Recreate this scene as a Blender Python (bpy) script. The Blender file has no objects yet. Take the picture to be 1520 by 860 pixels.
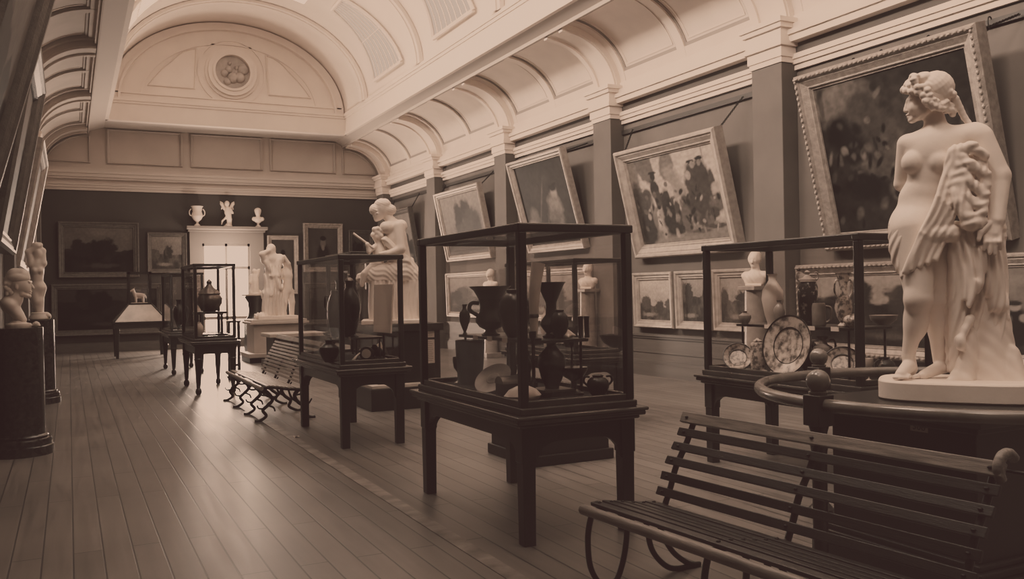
import bpy, math, random
import numpy as np
from mathutils import Vector, Matrix
C = bpy.context.scene.collection
PI = math.pi
rnd = random.Random(7)

# ------------------------------------------------------------------ camera
F_PX, YAW, PITCH, ROLL, EYE = 1308.0, math.radians(26.7), math.radians(.05), math.radians(1.0), 1.6
_F = Vector((math.sin(YAW)*math.cos(PITCH), math.cos(YAW)*math.cos(PITCH), math.sin(PITCH)))
_R0 = Vector((math.cos(YAW), -math.sin(YAW), 0)); _U0 = _R0.cross(_F)
_R = _R0*math.cos(ROLL) - _U0*math.sin(ROLL)
_U = _U0*math.cos(ROLL) + _R0*math.sin(ROLL)
def at(px, py, **k):
    """survey: the point of the hall on the plane X=, Y= or Z= seen at a place of the photo"""
    d = _F + _R*((px-760)/F_PX) - _U*((py-430)/F_PX)
    (a, v), = k.items(); i = 'XYZ'.index(a)
    o = Vector((0, 0, EYE)); t = (v-o[i])/d[i]
    return o + d*t
cam_d = bpy.data.cameras.new('camera'); cam = bpy.data.objects.new('camera', cam_d); C.objects.link(cam)
cam_d.sensor_width = 36; cam_d.lens = F_PX/1520*36; cam_d.clip_start = .05
M3 = Matrix((_R, _U, -_F)).transposed()
cam.matrix_world = Matrix.Translation((0, 0, EYE)) @ M3.to_4x4()
bpy.context.scene.camera = cam

# ------------------------------------------------------------------ mesh helper
class MB:
    def __init__(s): s.v = []; s.f = []
    def add(s, vs, fs):
        n = len(s.v); s.v += [tuple(p) for p in vs]; s.f += [tuple(i+n for i in f) for f in fs]; return s
    def box(s, x0, x1, y0, y1, z0, z1):
        return s.add([(x0,y0,z0),(x1,y0,z0),(x1,y1,z0),(x0,y1,z0),(x0,y0,z1),(x1,y0,z1),(x1,y1,z1),(x0,y1,z1)],
                     [(0,3,2,1),(4,5,6,7),(0,1,5,4),(1,2,6,5),(2,3,7,6),(3,0,4,7)])
    def taper(s, cx, cy, z0, z1, w0, d0, w1, d1):
        a = [(cx-w0/2,cy-d0/2,z0),(cx+w0/2,cy-d0/2,z0),(cx+w0/2,cy+d0/2,z0),(cx-w0/2,cy+d0/2,z0)]
        b = [(cx-w1/2,cy-d1/2,z1),(cx+w1/2,cy-d1/2,z1),(cx+w1/2,cy+d1/2,z1),(cx-w1/2,cy+d1/2,z1)]
        return s.add(a+b, [(0,3,2,1),(4,5,6,7),(0,1,5,4),(1,2,6,5),(2,3,7,6),(3,0,4,7)])
    def tube(s, pts, r, seg=10, closed=False, flat=None):
        pts = [Vector(p) for p in pts]; n = len(pts); rs = r if isinstance(r, (list, tuple)) else [r]*n
        vs = []; prev = None
        for i, p in enumerate(pts):
            if closed: t = pts[(i+1) % n]-pts[i-1]
            else: t = pts[min(i+1, n-1)]-pts[max(i-1, 0)]
            t.normalize()
            if prev is None:
                a = Vector((0,0,1)) if abs(t.z) < .9 else Vector((1,0,0)); u = t.cross(a).normalized()
            else: u = (prev-t*prev.dot(t)).normalized()
            prev = u; w = t.cross(u)
            for k in range(seg):
                g = 2*PI*k/seg; vs.append(p+(u*math.cos(g)+w*math.sin(g))*rs[i])
        fs = []
        for i in range(n if closed else n-1):
            for k in range(seg):
                a = i*seg+k; b = i*seg+(k+1) % seg; j = ((i+1) % n)*seg
                fs.append((a, b, j+(k+1) % seg, j+k))
        if not closed: fs += [tuple(range(seg-1, -1, -1)), tuple(range((n-1)*seg, n*seg))]
        return s.add(vs, fs)
    def lathe(s, prof, c=(0,0,0), seg=24, sx=1, sy=1):
        vs = []; n = len(prof)
        for r, z in prof:
            for k in range(seg):
                g = 2*PI*k/seg; vs.append((c[0]+r*math.cos(g)*sx, c[1]+r*math.sin(g)*sy, c[2]+z))
        fs = [(i*seg+k, i*seg+(k+1) % seg, (i+1)*seg+(k+1) % seg, (i+1)*seg+k) for i in range(n-1) for k in range(seg)]
        fs += [tuple(range(seg-1, -1, -1)), tuple(range((n-1)*seg, n*seg))]
        return s.add(vs, fs)
    def prism(s, poly, axis, a, b):
        """poly: 2-D outline (ccw); extruded along axis from a to b. axis x: (y,z), y: (x,z), z: (x,y)"""
        def mk(p, t): return (t,p[0],p[1]) if axis == 'x' else (p[0],t,p[1]) if axis == 'y' else (p[0],p[1],t)
        n = len(poly)
        return s.add([mk(p, a) for p in poly]+[mk(p, b) for p in poly],
                     [tuple(range(n-1, -1, -1)), tuple(range(n, 2*n))]+[(i, (i+1) % n, n+(i+1) % n, n+i) for i in range(n)])
    def strip(s, rows):
        """grid surface from rows of points"""
        m = len(rows[0]); vs = [p for r in rows for p in r]
        return s.add(vs, [(i*m+k, i*m+k+1, (i+1)*m+k+1, (i+1)*m+k) for i in range(len(rows)-1) for k in range(m-1)])
    def ball(s, c, r, seg=14, rz=None):
        rz = rz or r
        return s.lathe([(max(r*math.sin(PI*i/10), 1e-4), -rz*math.cos(PI*i/10)) for i in range(11)], c, seg)
    def frame(s, w, h, prof, y0=0):
        """picture frame in the x-z plane round a w x h outside; prof: (inset, proud) pairs; faces -y"""
        loops = [[(-w/2+i, y0-p, i), (w/2-i, y0-p, i), (w/2-i, y0-p, h-i), (-w/2+i, y0-p, h-i)] for i, p in prof]
        vs = [p for l in loops for p in l]; fs = []
        for a in range(len(prof)-1):
            for k in range(4): fs.append((a*4+k, a*4+(k+1) % 4, (a+1)*4+(k+1) % 4, (a+1)*4+k))
        return s.add(vs, fs)
    def move(s, m):
        s.v = [tuple(m @ Vector(p)) for p in s.v]; return s

def obj(name, mb, m, parent=None, smooth=None, bevel=0, loc=None):
    me = bpy.data.meshes.new(name)
    if isinstance(mb, MB): me.from_pydata(mb.v, [], mb.f)
    else: me.from_pydata(mb[0], [], mb[1])
    me.validate(); me.update()
    me.materials.append(m)
    if smooth:
        me.polygons.foreach_set('use_smooth', [True]*len(me.polygons))
        if smooth < 180: me.set_sharp_from_angle(angle=math.radians(smooth))
    o = bpy.data.objects.new(name, me); C.objects.link(o)
    if loc: o.location = loc
    if parent: o.parent = parent
    if bevel:
        b = o.modifiers.new('bevel', 'BEVEL'); b.width = bevel; b.segments = 2; b.limit_method = 'ANGLE'
    return o
def tag(o, label, cat, group=None, kind=None):
    o['label'] = label; o['category'] = cat
    if group: o['group'] = group
    if kind: o['kind'] = kind
    return o
def thing(name, label, cat, loc=(0,0,0), rotz=0, group=None):
    o = bpy.data.objects.new(name, None); o.empty_display_size = .1; C.objects.link(o)
    o.location = loc; o.rotation_euler = (0, 0, rotz)
    return tag(o, label, cat, group)
def struct(name, mb, m, smooth=None, parent=None, bevel=0):
    o = obj(name, mb, m, parent, smooth, bevel)
    if not parent: o['kind'] = 'structure'
    return o
def dup(root, loc, rotz=0, label=None, group=None):
    r = root.copy(); C.objects.link(r); r.location = loc; r.rotation_euler = (0, 0, rotz)
    if label: r['label'] = label
    if group: r['group'] = group
    for ch in list(root.children):
        c = ch.copy(); C.objects.link(c); c.parent = r
        for g in list(ch.children):
            d = g.copy(); C.objects.link(d); d.parent = c
    return r
def spline(pts, n=8):
    P = [Vector(p) for p in pts]; out = []
    for i in range(len(P)-1):
        p0 = P[max(i-1, 0)]; p1 = P[i]; p2 = P[i+1]; p3 = P[min(i+2, len(P)-1)]
        for k in range(n):
            t = k/n
            out.append(.5*((2*p1)+(p2-p0)*t+(2*p0-5*p1+4*p2-p3)*t*t+(3*p1-p0-3*p2+p3)*t**3))
    return out+[P[-1]]

# ------------------------------------------------------------------ materials
def tone(v):
    """sepia print tone: v is linear lightness"""
    return (v, v*.90, v*.83)
def mat(name, v, rough=.6, metal=0, noise=.0, nscale=6, bump=0, bscale=40, spec=.5, stretch=None, coat=0):
    m = bpy.data.materials.new(name); m.use_nodes = True; nt = m.node_tree; b = nt.nodes['Principled BSDF']
    b.inputs['Roughness'].default_value = rough; b.inputs['Metallic'].default_value = metal
    b.inputs['Specular IOR Level'].default_value = spec
    if coat: b.inputs['Coat Weight'].default_value = coat; b.inputs['Coat Roughness'].default_value = .12
    c = tone(v); b.inputs['Base Color'].default_value = (*c, 1)
    tc = nt.nodes.new('ShaderNodeTexCoord'); src = tc.outputs['Object']
    if stretch:
        mp = nt.nodes.new('ShaderNodeMapping'); mp.inputs['Scale'].default_value = stretch
        nt.links.new(src, mp.inputs['Vector']); src = mp.outputs['Vector']
    if noise:
        n = nt.nodes.new('ShaderNodeTexNoise'); n.inputs['Scale'].default_value = nscale; n.inputs['Detail'].default_value = 5
        nt.links.new(src, n.inputs['Vector'])
        r = nt.nodes.new('ShaderNodeValToRGB'); r.color_ramp.elements[0].position = .3; r.color_ramp.elements[1].position = .7
        r.color_ramp.elements[0].color = (*tone(v*(1-noise)), 1); r.color_ramp.elements[1].color = (*tone(v*(1+noise)), 1)
        nt.links.new(n.outputs['Fac'], r.inputs['Fac']); nt.links.new(r.outputs['Color'], b.inputs['Base Color'])
    if bump:
        n = nt.nodes.new('ShaderNodeTexNoise'); n.inputs['Scale'].default_value = bscale; n.inputs['Detail'].default_value = 4
        nt.links.new(src, n.inputs['Vector'])
        u = nt.nodes.new('ShaderNodeBump'); u.inputs['Strength'].default_value = bump; u.inputs['Distance'].default_value = .02
        nt.links.new(n.outputs['Fac'], u.inputs['Height']); nt.links.new(u.outputs['Normal'], b.inputs['Normal'])
    return m
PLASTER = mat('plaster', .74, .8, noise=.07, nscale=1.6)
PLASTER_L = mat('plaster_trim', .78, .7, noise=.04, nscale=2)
COVEL = mat('cove_plaster_shaded', .44, .85, noise=.1, nscale=1.6)  # left cove plaster, its weaker light put into a darker colour
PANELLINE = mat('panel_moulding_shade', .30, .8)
RAILP = mat('polished_rail', .14, .2, noise=.3, nscale=6, spec=.8)
VAULT = mat('vault_plaster', .80, .85, noise=.06, nscale=1.1)
WALL = mat('wall_distemper', .125, .9, noise=.12, nscale=1.3)
PILAST = mat('pilaster_paint', .12, .85, noise=.1, nscale=2)
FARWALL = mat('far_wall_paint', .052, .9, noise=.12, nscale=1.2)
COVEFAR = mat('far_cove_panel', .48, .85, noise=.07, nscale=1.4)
DADO = mat('dado_wood', .095, .5, noise=.15, nscale=3, stretch=(1, .2, 3))
RAILW = mat('picture_rail', .03, .5)
WOOD = mat('dark_mahogany', .016, .28, noise=.4, nscale=5, stretch=(3, 3, .6), spec=.6)
WOODH = mat('dark_mahogany_h', .02, .3, noise=.4, nscale=4, stretch=(1.2, 1.2, 8), spec=.6)
EDGE = mat('polished_edge', .045, .2, noise=.3, nscale=5, spec=.8)
BENCHW = mat('bench_oak', .018, .38, noise=.45, nscale=7, stretch=(.7, 9, 9), bump=.15, bscale=30)
BENCHT = mat('bench_oak_worn_lit', .20, .42, noise=.4, nscale=7, stretch=(.7, 9, 9), bump=.15, bscale=30)  # wear, plus the light along the front slat put into the tone
BENCH2 = mat('bench_slat_lit', .30, .4, noise=.3, nscale=7, stretch=(.7, 9, 9))  # lit look of the farther slats put into a paler colour
IRON = mat('black_iron', .012, .4, metal=.3)
BOLT = mat('bolt_head', .006, .4, metal=.6)
MARBLE = mat('white_marble', .86, .45, noise=.05, nscale=9, bump=.04, bscale=60)
MARBLE2 = mat('old_marble', .66, .5, noise=.08, nscale=7)
STONE = mat('pale_stone', .5, .6, noise=.08, nscale=4)
PLINTH = mat('black_plinth', .014, .35, noise=.3, nscale=3, spec=.5)
PORPH = mat('dark_porphyry', .022, .18, noise=.75, nscale=22, spec=.6)
BRONZE = mat('dark_bronze', .022, .28, metal=.35, noise=.4, nscale=12)
BRONZE2 = mat('worn_bronze', .16, .3, metal=.7, noise=.3, nscale=10)
IVORY = mat('ivory', .62, .4, noise=.08, nscale=9)
CERAM = mat('glazed_ceramic', .55, .2, noise=.12, nscale=9)
CERAMM = mat('grey_stoneware', .25, .3, noise=.15, nscale=9)
CARD = mat('paper_card', .7, .8)
INK = mat('ink', .02, .8)
GILT = mat('gilt_frame', .30, .4, metal=.25, noise=.25, nscale=14, bump=.35, bscale=55)
GILTL = mat('gilt_frame_light', .36, .45, metal=.15, noise=.2, nscale=10, bump=.2, bscale=40)
GILTD = mat('gilt_frame_dark', .10, .45, metal=.2, noise=.25, nscale=12, bump=.3, bscale=50)
FRBACK = mat('frame_back', .02, .8)
CHAIN = mat('chain_metal', .02, .5, metal=.5)
BAIZE = mat('case_deck_cloth', .012, .95)
GLASSS = mat('shelf_edge', .2, .2)

def pattern_mat(name, v0, v1, scale, rough=.2, kind='V', lo=.35, hi=.55):
    m = mat(name, v0, rough); nt = m.node_tree; b = nt.nodes['Principled BSDF']
    tc = [n for n in nt.nodes if n.type == 'TEX_COORD'][0]
    if kind == 'V': n = nt.nodes.new('ShaderNodeTexVoronoi'); out = n.outputs['Distance']
    else: n = nt.nodes.new('ShaderNodeTexNoise'); n.inputs['Detail'].default_value = 6; out = n.outputs['Fac']
    n.inputs['Scale'].default_value = scale
    nt.links.new(tc.outputs['Object'], n.inputs['Vector'])
    r = nt.nodes.new('ShaderNodeValToRGB'); r.color_ramp.elements[0].position = lo; r.color_ramp.elements[1].position = hi
    r.color_ramp.elements[0].color = (*tone(v0), 1); r.color_ramp.elements[1].color = (*tone(v1), 1)
    nt.links.new(out, r.inputs['Fac']); nt.links.new(r.outputs['Color'], b.inputs['Base Color'])
    return m
DELFT = pattern_mat('painted_ceramic', .62, .10, 16, lo=.42, hi=.62, kind='N')
DELFT2 = pattern_mat('painted_ceramic_small', .6, .14, 30, lo=.45, hi=.6, kind='N')
DARKCER = pattern_mat('dark_painted_ceramic', .03, .35, 22, lo=.58, hi=.68, kind='N')

def emis(name, v, s):
    m = bpy.data.materials.new(name); m.use_nodes = True; nt = m.node_tree; nt.nodes.clear()
    o = nt.nodes.new('ShaderNodeOutputMaterial'); e = nt.nodes.new('ShaderNodeEmission')
    e.inputs['Color'].default_value = (*v, 1); e.inputs['Strength'].default_value = s
    nt.links.new(e.outputs[0], o.inputs['Surface']); return m
def glass_mat(name, tint=.97, rough=.015):
    """clear plate glass: straight-through light plus a mirror share that grows at grazing angles"""
    m = bpy.data.materials.new(name); m.use_nodes = True; nt = m.node_tree; nt.nodes.clear(); N = nt.nodes.new; L = nt.links.new
    o = N('ShaderNodeOutputMaterial'); t = N('ShaderNodeBsdfTransparent'); g = N('ShaderNodeBsdfGlossy')
    t.inputs['Color'].default_value = (tint, tint*.98, tint*.97, 1); g.inputs['Roughness'].default_value = rough
    f = N('ShaderNodeLayerWeight'); f.inputs['Blend'].default_value = .5
    p = N('ShaderNodeMath'); p.operation = 'POWER'; p.inputs[1].default_value = 4.5; L(f.outputs['Facing'], p.inputs[0])
    a = N('ShaderNodeMath'); a.operation = 'MULTIPLY_ADD'; a.inputs[1].default_value = .9; a.inputs[2].default_value = .07; L(p.outputs[0], a.inputs[0])
    x = N('ShaderNodeMixShader'); L(a.outputs[0], x.inputs[0]); L(t.outputs[0], x.inputs[1]); L(g.outputs[0], x.inputs[2])
    L(x.outputs[0], o.inputs['Surface']); return m
GLASS = glass_mat('plate_glass', .96)
DAYGLASS = emis('daylit_glass', (1, .95, .9), 1.1)
SUNGLASS = emis('sunward_glass', (1, .95, .9), 7)
SKYGLASS = emis('crown_glass', (1, .95, .9), 4.5)
DOORGLASS = emis('daylit_door_glass', (1, .95, .9), 9.0)

# floor boards run down the hall
def floor_mat():
    m = mat('floor_boards', .17, .42); nt = m.node_tree; b = nt.nodes['Principled BSDF']
    tc = [n for n in nt.nodes if n.type == 'TEX_COORD'][0]
    mp = nt.nodes.new('ShaderNodeMapping'); mp.inputs['Rotation'].default_value = (0, 0, PI/2)
    nt.links.new(tc.outputs['Object'], mp.inputs['Vector'])
    br = nt.nodes.new('ShaderNodeTexBrick'); br.inputs['Scale'].default_value = 1
    br.inputs['Brick Width'].default_value = 2.6; br.inputs['Row Height'].default_value = .17; br.inputs['Mortar Size'].default_value = .006
    br.inputs['Mortar Smooth'].default_value = .3; br.offset = .37
    br.inputs['Color1'].default_value = (*tone(.128), 1); br.inputs['Color2'].default_value = (*tone(.156), 1); br.inputs['Mortar'].default_value = (*tone(.035), 1)
    nt.links.new(mp.outputs[0], br.inputs['Vector'])
    mp2 = nt.nodes.new('ShaderNodeMapping'); mp2.inputs['Scale'].default_value = (9, .5, 1); nt.links.new(tc.outputs['Object'], mp2.inputs['Vector'])
    n = nt.nodes.new('ShaderNodeTexNoise'); n.inputs['Scale'].default_value = 2.2; n.inputs['Detail'].default_value = 6; nt.links.new(mp2.outputs[0], n.inputs['Vector'])
    n2 = nt.nodes.new('ShaderNodeTexNoise'); n2.inputs['Scale'].default_value = .7; n2.inputs['Detail'].default_value = 4; nt.links.new(tc.outputs['Object'], n2.inputs['Vector'])
    mx = nt.nodes.new('ShaderNodeMath'); mx.operation = 'ADD'; nt.links.new(n.outputs['Fac'], mx.inputs[0]); nt.links.new(n2.outputs['Fac'], mx.inputs[1])
    r = nt.nodes.new('ShaderNodeMapRange'); r.inputs['From Min'].default_value = .7; r.inputs['From Max'].default_value = 1.3; r.inputs['To Min'].default_value = .68; r.inputs['To Max'].default_value = 1.3
    nt.links.new(mx.outputs[0], r.inputs['Value'])
    mm = nt.nodes.new('ShaderNodeVectorMath'); mm.operation = 'SCALE'; nt.links.new(br.outputs['Color'], mm.inputs[0]); nt.links.new(r.outputs[0], mm.inputs['Scale'])
    nt.links.new(mm.outputs[0], b.inputs['Base Color'])
    rr = nt.nodes.new('ShaderNodeMapRange'); rr.inputs['To Min'].default_value = .3; rr.inputs['To Max'].default_value = .52; nt.links.new(n.outputs['Fac'], rr.inputs['Value']); nt.links.new(rr.outputs[0], b.inputs['Roughness'])
    u = nt.nodes.new('ShaderNodeBump'); u.inputs['Strength'].default_value = .25; u.inputs['Distance'].default_value = .006
    nt.links.new(br.outputs['Fac'], u.inputs['Height']); u.invert = True; nt.links.new(u.outputs['Normal'], b.inputs['Normal'])
    return m
FLOOR = floor_mat()

# ------------------------------------------------------------------ the hall
XL, XR, Y0, Y1 = -.8, 9.5, -3.0, 28.4
XM = (XL+XR)/2
ZT = 5.32            # top of the entablature, spring of the cove
OX0, OX1, OY1, OZ = 1.05, 7.82, 27.0, 6.62    # opening of the roof light and its soffit
BZ = 7.16            # top of the beam face
struct('floor', MB().box(XL-.2, XR+.2, Y0-.2, Y1+.2, -.1, 0), FLOOR)
struct('wall_right', MB().box(XR, XR+.2, Y0, Y1, 0, 7.4), WALL)
struct('wall_left', MB().box(XL-.2, XL, Y0, Y1, 0, 7.4), WALL)
struct('wall_back', MB().box(XL-.2, XR+.2, Y0-.2, Y0, 0, 10), WALL)
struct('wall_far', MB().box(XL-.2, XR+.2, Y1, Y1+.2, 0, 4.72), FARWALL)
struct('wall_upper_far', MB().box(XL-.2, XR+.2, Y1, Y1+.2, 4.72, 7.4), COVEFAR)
PIL = [-3.6+4.49*k+.0 for k in range(8)]; PIL = [9.86-4.485*2, 9.86-4.485, 9.86, 14.34, 18.83, 23.33, 27.85]
# cove section (u from 0 at the wall to 1 at the soffit); side +1 right, -1 left
CA, CB = 1.34, 1.22
def cove_pt(side, t, lift=0):
    g = t*PI/2; x = (CA-lift)*(1-math.cos(g))+lift*1.0; z = (CB-lift)*math.sin(g)
    x = CA-(CA-lift)*math.cos(g); z = (CB-lift)*math.sin(g)
    return ((XR-x) if side > 0 else (XL+x), ZT+z)
def cove_band(mb, side, ya, yb, t0, t1, lift, n=14):
    """a raised band following the cove"""
    rows = []
    for i in range(n+1):
        t = t0+(t1-t0)*i/n
        x0, z0 = cove_pt(side, t, -.01); x1, z1 = cove_pt(side, t, lift)
        rows.append([(x0,ya,z0),(x1,ya,z1),(x1,yb,z1),(x0,yb,z0)])
    mb.strip(rows)
    for r in (rows[0], rows[-1]): mb.add(r, [(0,1,2,3)])
for side, nm in ((1, 'right'), (-1, 'left')):
    rows = []
    for i in range(19):
        x, z = cove_pt(side, i/18); rows.append([(x, Y0, z), (x, Y1, z)])
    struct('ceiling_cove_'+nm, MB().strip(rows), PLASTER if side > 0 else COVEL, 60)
    xw = XR if side > 0 else XL; sg = -side
    xs = xw+sg*CA
    # soffit and beam face
    ox = OX1 if side > 0 else OX0
    oi = ox+side*.06
    xe = xs+side*.03
    q4 = [(oi, OZ-.05), (xe, OZ-.20), (xe, OZ+.2), (oi, OZ+.2)]
    so = MB().prism(q4 if side < 0 else q4[::-1], 'y', Y0, Y1)
    so.box(min(xs-side*.02, xs-side*.05), max(xs-side*.02, xs-side*.05), Y0, Y1, OZ-.23, OZ-.1)
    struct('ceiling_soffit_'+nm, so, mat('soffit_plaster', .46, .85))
    fc = MB().box(min(ox, ox+side*.25), max(ox, ox+side*.25), Y0, OY1+.2, OZ-.05, BZ)
    fc.box(min(ox-side*.03, ox+side*.2), max(ox-side*.03, ox+side*.2), Y0, OY1+.02, BZ-.10, BZ)
    fc.box(min(ox-side*.06, ox+side*.2), max(ox-side*.06, ox+side*.2), Y0, OY1+.05, BZ-.03, BZ+.05)
    fc.box(min(ox-side*.015, ox+side*.2), max(ox-side*.015, ox+side*.2), Y0, OY1+.015, OZ-.055, OZ+.04)
    struct('trim_beam_'+nm, fc, PLASTER_L)
    # entablature: picture-rail frieze, moulded architrave, fascia
    e = MB()
    def band(p, z0, z1): e.box(min(xw, xw+sg*p), max(xw, xw+sg*p), Y0, Y1, z0, z1)
    band(.05, 4.72, 4.80); band(.085, 4.80, 4.87); band(.11, 4.87, 4.91)
    band(.10, 4.91, 4.945); band(.04, 4.945, 5.10); band(.20, 5.10, 5.20); band(.235, 5.20, 5.27); band(.17, 5.27, 5.36); band(.10, 5.36, 5.50)
    struct('trim_cornice_'+nm, e, PLASTER_L)
    struct('trim_frieze_'+nm, MB().box(min(xw, xw+sg*.055), max(xw, xw+sg*.055), Y0, Y1, 4.945, 5.105), mat('frieze_dark', .085, .9))  # frieze band in a darker tone than the cornice
    struct('trim_picture_rail_'+nm, MB().box(min(xw, xw+sg*.05), max(xw, xw+sg*.05), Y0, Y1, 4.52, 4.60), RAILW)
    # pilasters
    ps = MB(); pc = MB(); rb = MB(); pln = MB(); pln2 = MB()
    q_ = 1 if side > 0 else .45
    for y in PIL:
        ps.box(min(xw, xw+sg*.3*q_), max(xw, xw+sg*.3*q_), y-.31, y+.31, 0, 4.9)
        for p, w, z0, z1 in ((.32,.33,4.82,4.90),(.34,.35,4.90,5.05),(.38,.39,5.05,5.12),(.36,.37,5.12,5.3),(.40,.41,5.3,5.37),(.43,.44,5.37,5.44)):
            p *= q_ if z1 < 5.3 else (1 if side > 0 else .7)
            pc.box(min(xw, xw+sg*p), max(xw, xw+sg*p), y-w, y+w, z0, z1)
        cove_band(rb, side, y-.36, y+.36, .0, 1.0, .16)
        cove_band(rb, side, y-.34, y-.22, .0, 1.0, .20); cove_band(rb, side, y+.22, y+.34, .0, 1.0, .20)
        cove_band(rb, side, y-.52, y-.36, .0, 1.0, .06); cove_band(rb, side, y+.36, y+.52, .0, 1.0, .06)
    for a, b in zip(PIL[:-1], PIL[1:]):
        m = (a+b)/2
        cove_band(rb, side, m-.10, m+.10, .05, 1.0, .055)
        cove_band(rb, side, a+.36, b-.36, .0, .20, .05, 4)
        cove_band(rb, side, a+.36, b-.36, .93, .99, .05, 2)
        for u0, u1 in ((a+.52, m-.10), (m+.10, b-.52)):
            for ya, yb, t0, t1, nn in ((u0, u0+.045, .20, .93, 14), (u1-.045, u1, .20, .93, 14), (u0, u1, .20, .232, 2), (u0, u1, .905, .93, 2)): cove_band(pln, side, ya, yb, t0, t1, .022, nn)
            for ya, yb, t0, t1, nn in ((u0+.11, u0+.13, .26, .88, 14), (u1-.13, u1-.11, .26, .88, 14), (u0+.11, u1-.11, .255, .27, 2)): cove_band(pln2, side, ya, yb, t0, t1, .012, nn)
    struct('trim_pilaster_'+nm, ps, PILAST, bevel=.01)
    struct('trim_capital_'+nm, pc, PLASTER_L)
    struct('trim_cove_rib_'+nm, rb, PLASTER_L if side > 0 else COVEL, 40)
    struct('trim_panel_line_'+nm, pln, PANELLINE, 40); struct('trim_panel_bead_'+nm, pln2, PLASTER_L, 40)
    # dado and skirting
    d = MB()
    def dband(p, z0, z1): d.box(min(xw, xw+sg*p), max(xw, xw+sg*p), Y0, Y1, z0, z1)
    dband(.03, .28, .72); dband(.07, .72, .76); dband(.05, .68, .72); dband(.045, .42, .45)
    struct('trim_dado_'+nm, d, DADO)
    b = MB(); b.box(min(xw, xw+sg*.08), max(xw, xw+sg*.08), Y0, Y1, 0, .22); b.box(min(xw, xw+sg*.055), max(xw, xw+sg*.055), Y0, Y1, .22, .28)
    struct('baseboard_'+nm, b, DADO)
# far end
struct('ceiling_soffit_far', MB().box(OX0-.3, OX1+.3, OY1+.06, Y1, OZ-.046, OZ+.19), COVEFAR)
fc = MB().box(OX0-.2, OX1+.2, OY1, OY1+.25, OZ-.05, BZ)
fc.box(OX0-.2, OX1+.2, OY1-.03, OY1+.2, BZ-.10, BZ); fc.box(OX0-.2, OX1+.2, OY1-.06, OY1+.2, BZ-.03, BZ+.05); fc.box(OX0, OX1, OY1-.015, OY1+.2, OZ-.055, OZ+.04)
struct('trim_beam_far', fc, PLASTER_L)
e = MB()
for p, z0, z1 in ((.05,4.72,4.80),(.085,4.80,4.87),(.11,4.87,4.91),(.05,4.91,5.04),(.15,5.04,5.10),(.20,5.10,5.20),(.235,5.20,5.27),(.17,5.27,5.36)):
    e.box(XL, XR, Y1-p, Y1, z0, z1)
struct('trim_cornice_far', e, mat('far_cornice', .5, .8))
b = MB().box(XL, XR, Y1-.08, Y1, 0, .22); b.box(XL, XR, Y1-.055, Y1, .22, .28)
struct('baseboard_far', b, DADO)
def panel_frame(mb, loop, w=.07, p=.035, y=Y1):
    """moulding round a closed outline on the far wall: two nested proud strips"""
    n = len(loop); cx = sum(q[0] for q in loop)/n; cz = sum(q[1] for q in loop)/n
    def off(q, k):
        d = math.hypot(q[0]-cx, q[1]-cz); s = 1-k/d; return (cx+(q[0]-cx)*s, cz+(q[1]-cz)*s)
    rings = [(0, .0), (0, p), (w*.45, p*1.3), (w, p*.6), (w, 0)]
    rows = [[(off(q, k)[0], y-pp, off(q, k)[1]) for q in loop+[loop[0]]] for k, pp in rings]
    mb.strip(rows)
pf = MB()
for a, b_ in ((1.05, 3.15), (3.38, 5.54), (5.76, 7.88)):
    panel_frame(pf, [(a, 5.52), (b_, 5.52), (b_, 6.54), (a, 6.54)], .09, .05)
for side in (-1, 1):
    xi = .62 if side < 0 else 8.10; pts = []
    for i in range(11):
        t = .08+.84*i/10; x, z = cove_pt(side, t, .22); pts.append((x, max(z, 5.52)))
    top = pts[-1]; loop = [(xi, 5.52)]+[p for p in pts if (p[0] > xi if side > 0 else p[0] < xi)]+[(xi, min(top[1], 6.4))]
    panel_frame(pf, loop, .07, .05)
struct('trim_panel_far', pf, mat('far_panel_moulding', .42, .8))
# vault over the roof light
VA, VB = (OX1-OX0)/2+.02, 2.5
def vpt(g, s=1.0): return (XM+.09+VA*s*math.cos(g), BZ+.04+VB*s*math.sin(g))
XV = XM+.09
rows = []
for i in range(33):
    x, z = vpt(PI*i/32); rows.append([(x, Y0, z), (x, OY1+.3, z)])
struct('ceiling_vault', MB().strip(rows), VAULT, 60)
ty = MB(); n = 40
ty.add([(vpt(PI*i/n)[0], OY1+.15, vpt(PI*i/n)[1]) for i in range(n+1)], [tuple(range(n+1))])
struct('wall_tympanum', ty, VAULT)
def arch_strip(mb, s0, s1, y0, y1, g0=0, g1=PI, n=36):
    rows = []
    for i in range(n+1):
        g = g0+(g1-g0)*i/n; a = vpt(g, s0); b = vpt(g, s1)
        rows.append([(a[0], y1, a[1]), (a[0], y0, a[1]), (b[0], y0, b[1]), (b[0], y1, b[1])])
    mb.strip(rows)
tm = MB()
arch_strip(tm, .985, .92, OY1+.02, OY1+.16); arch_strip(tm, .92, .90, OY1-.03, OY1+.16)
arch_strip(tm, .75, .735, OY1+.11, OY1+.16)
tm.box(OX0+.1, OX1-.1, OY1+.06, OY1+.16, BZ+.04, BZ+.2); tm.box(OX0+.1, OX1-.1, OY1+.02, OY1+.16, BZ+.2, BZ+.24)
def ring(mb, cx, cz, r0, r1, y0, y1, n=40):
    rows = []
    for i in range(n+1):
        g = 2*PI*i/n; c, s = math.cos(g), math.sin(g)
        rows.append([(cx+r0*c, y1, cz+r0*s), (cx+r0*c, y0, cz+r0*s), (cx+r1*c, y0, cz+r1*s), (cx+r1*c, y1, cz+r1*s)])
    mb.strip(rows)
MZ = 8.22
ring(tm, XV, MZ, .78, .70, OY1+.08, OY1+.16); ring(tm, XV, MZ, .70, .55, OY1-.02, OY1+.16); ring(tm, XV, MZ, .57, .50, OY1-.07, OY1+.16)
ring(tm, XV, MZ, .98, .94, OY1+.11, OY1+.16)
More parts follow.
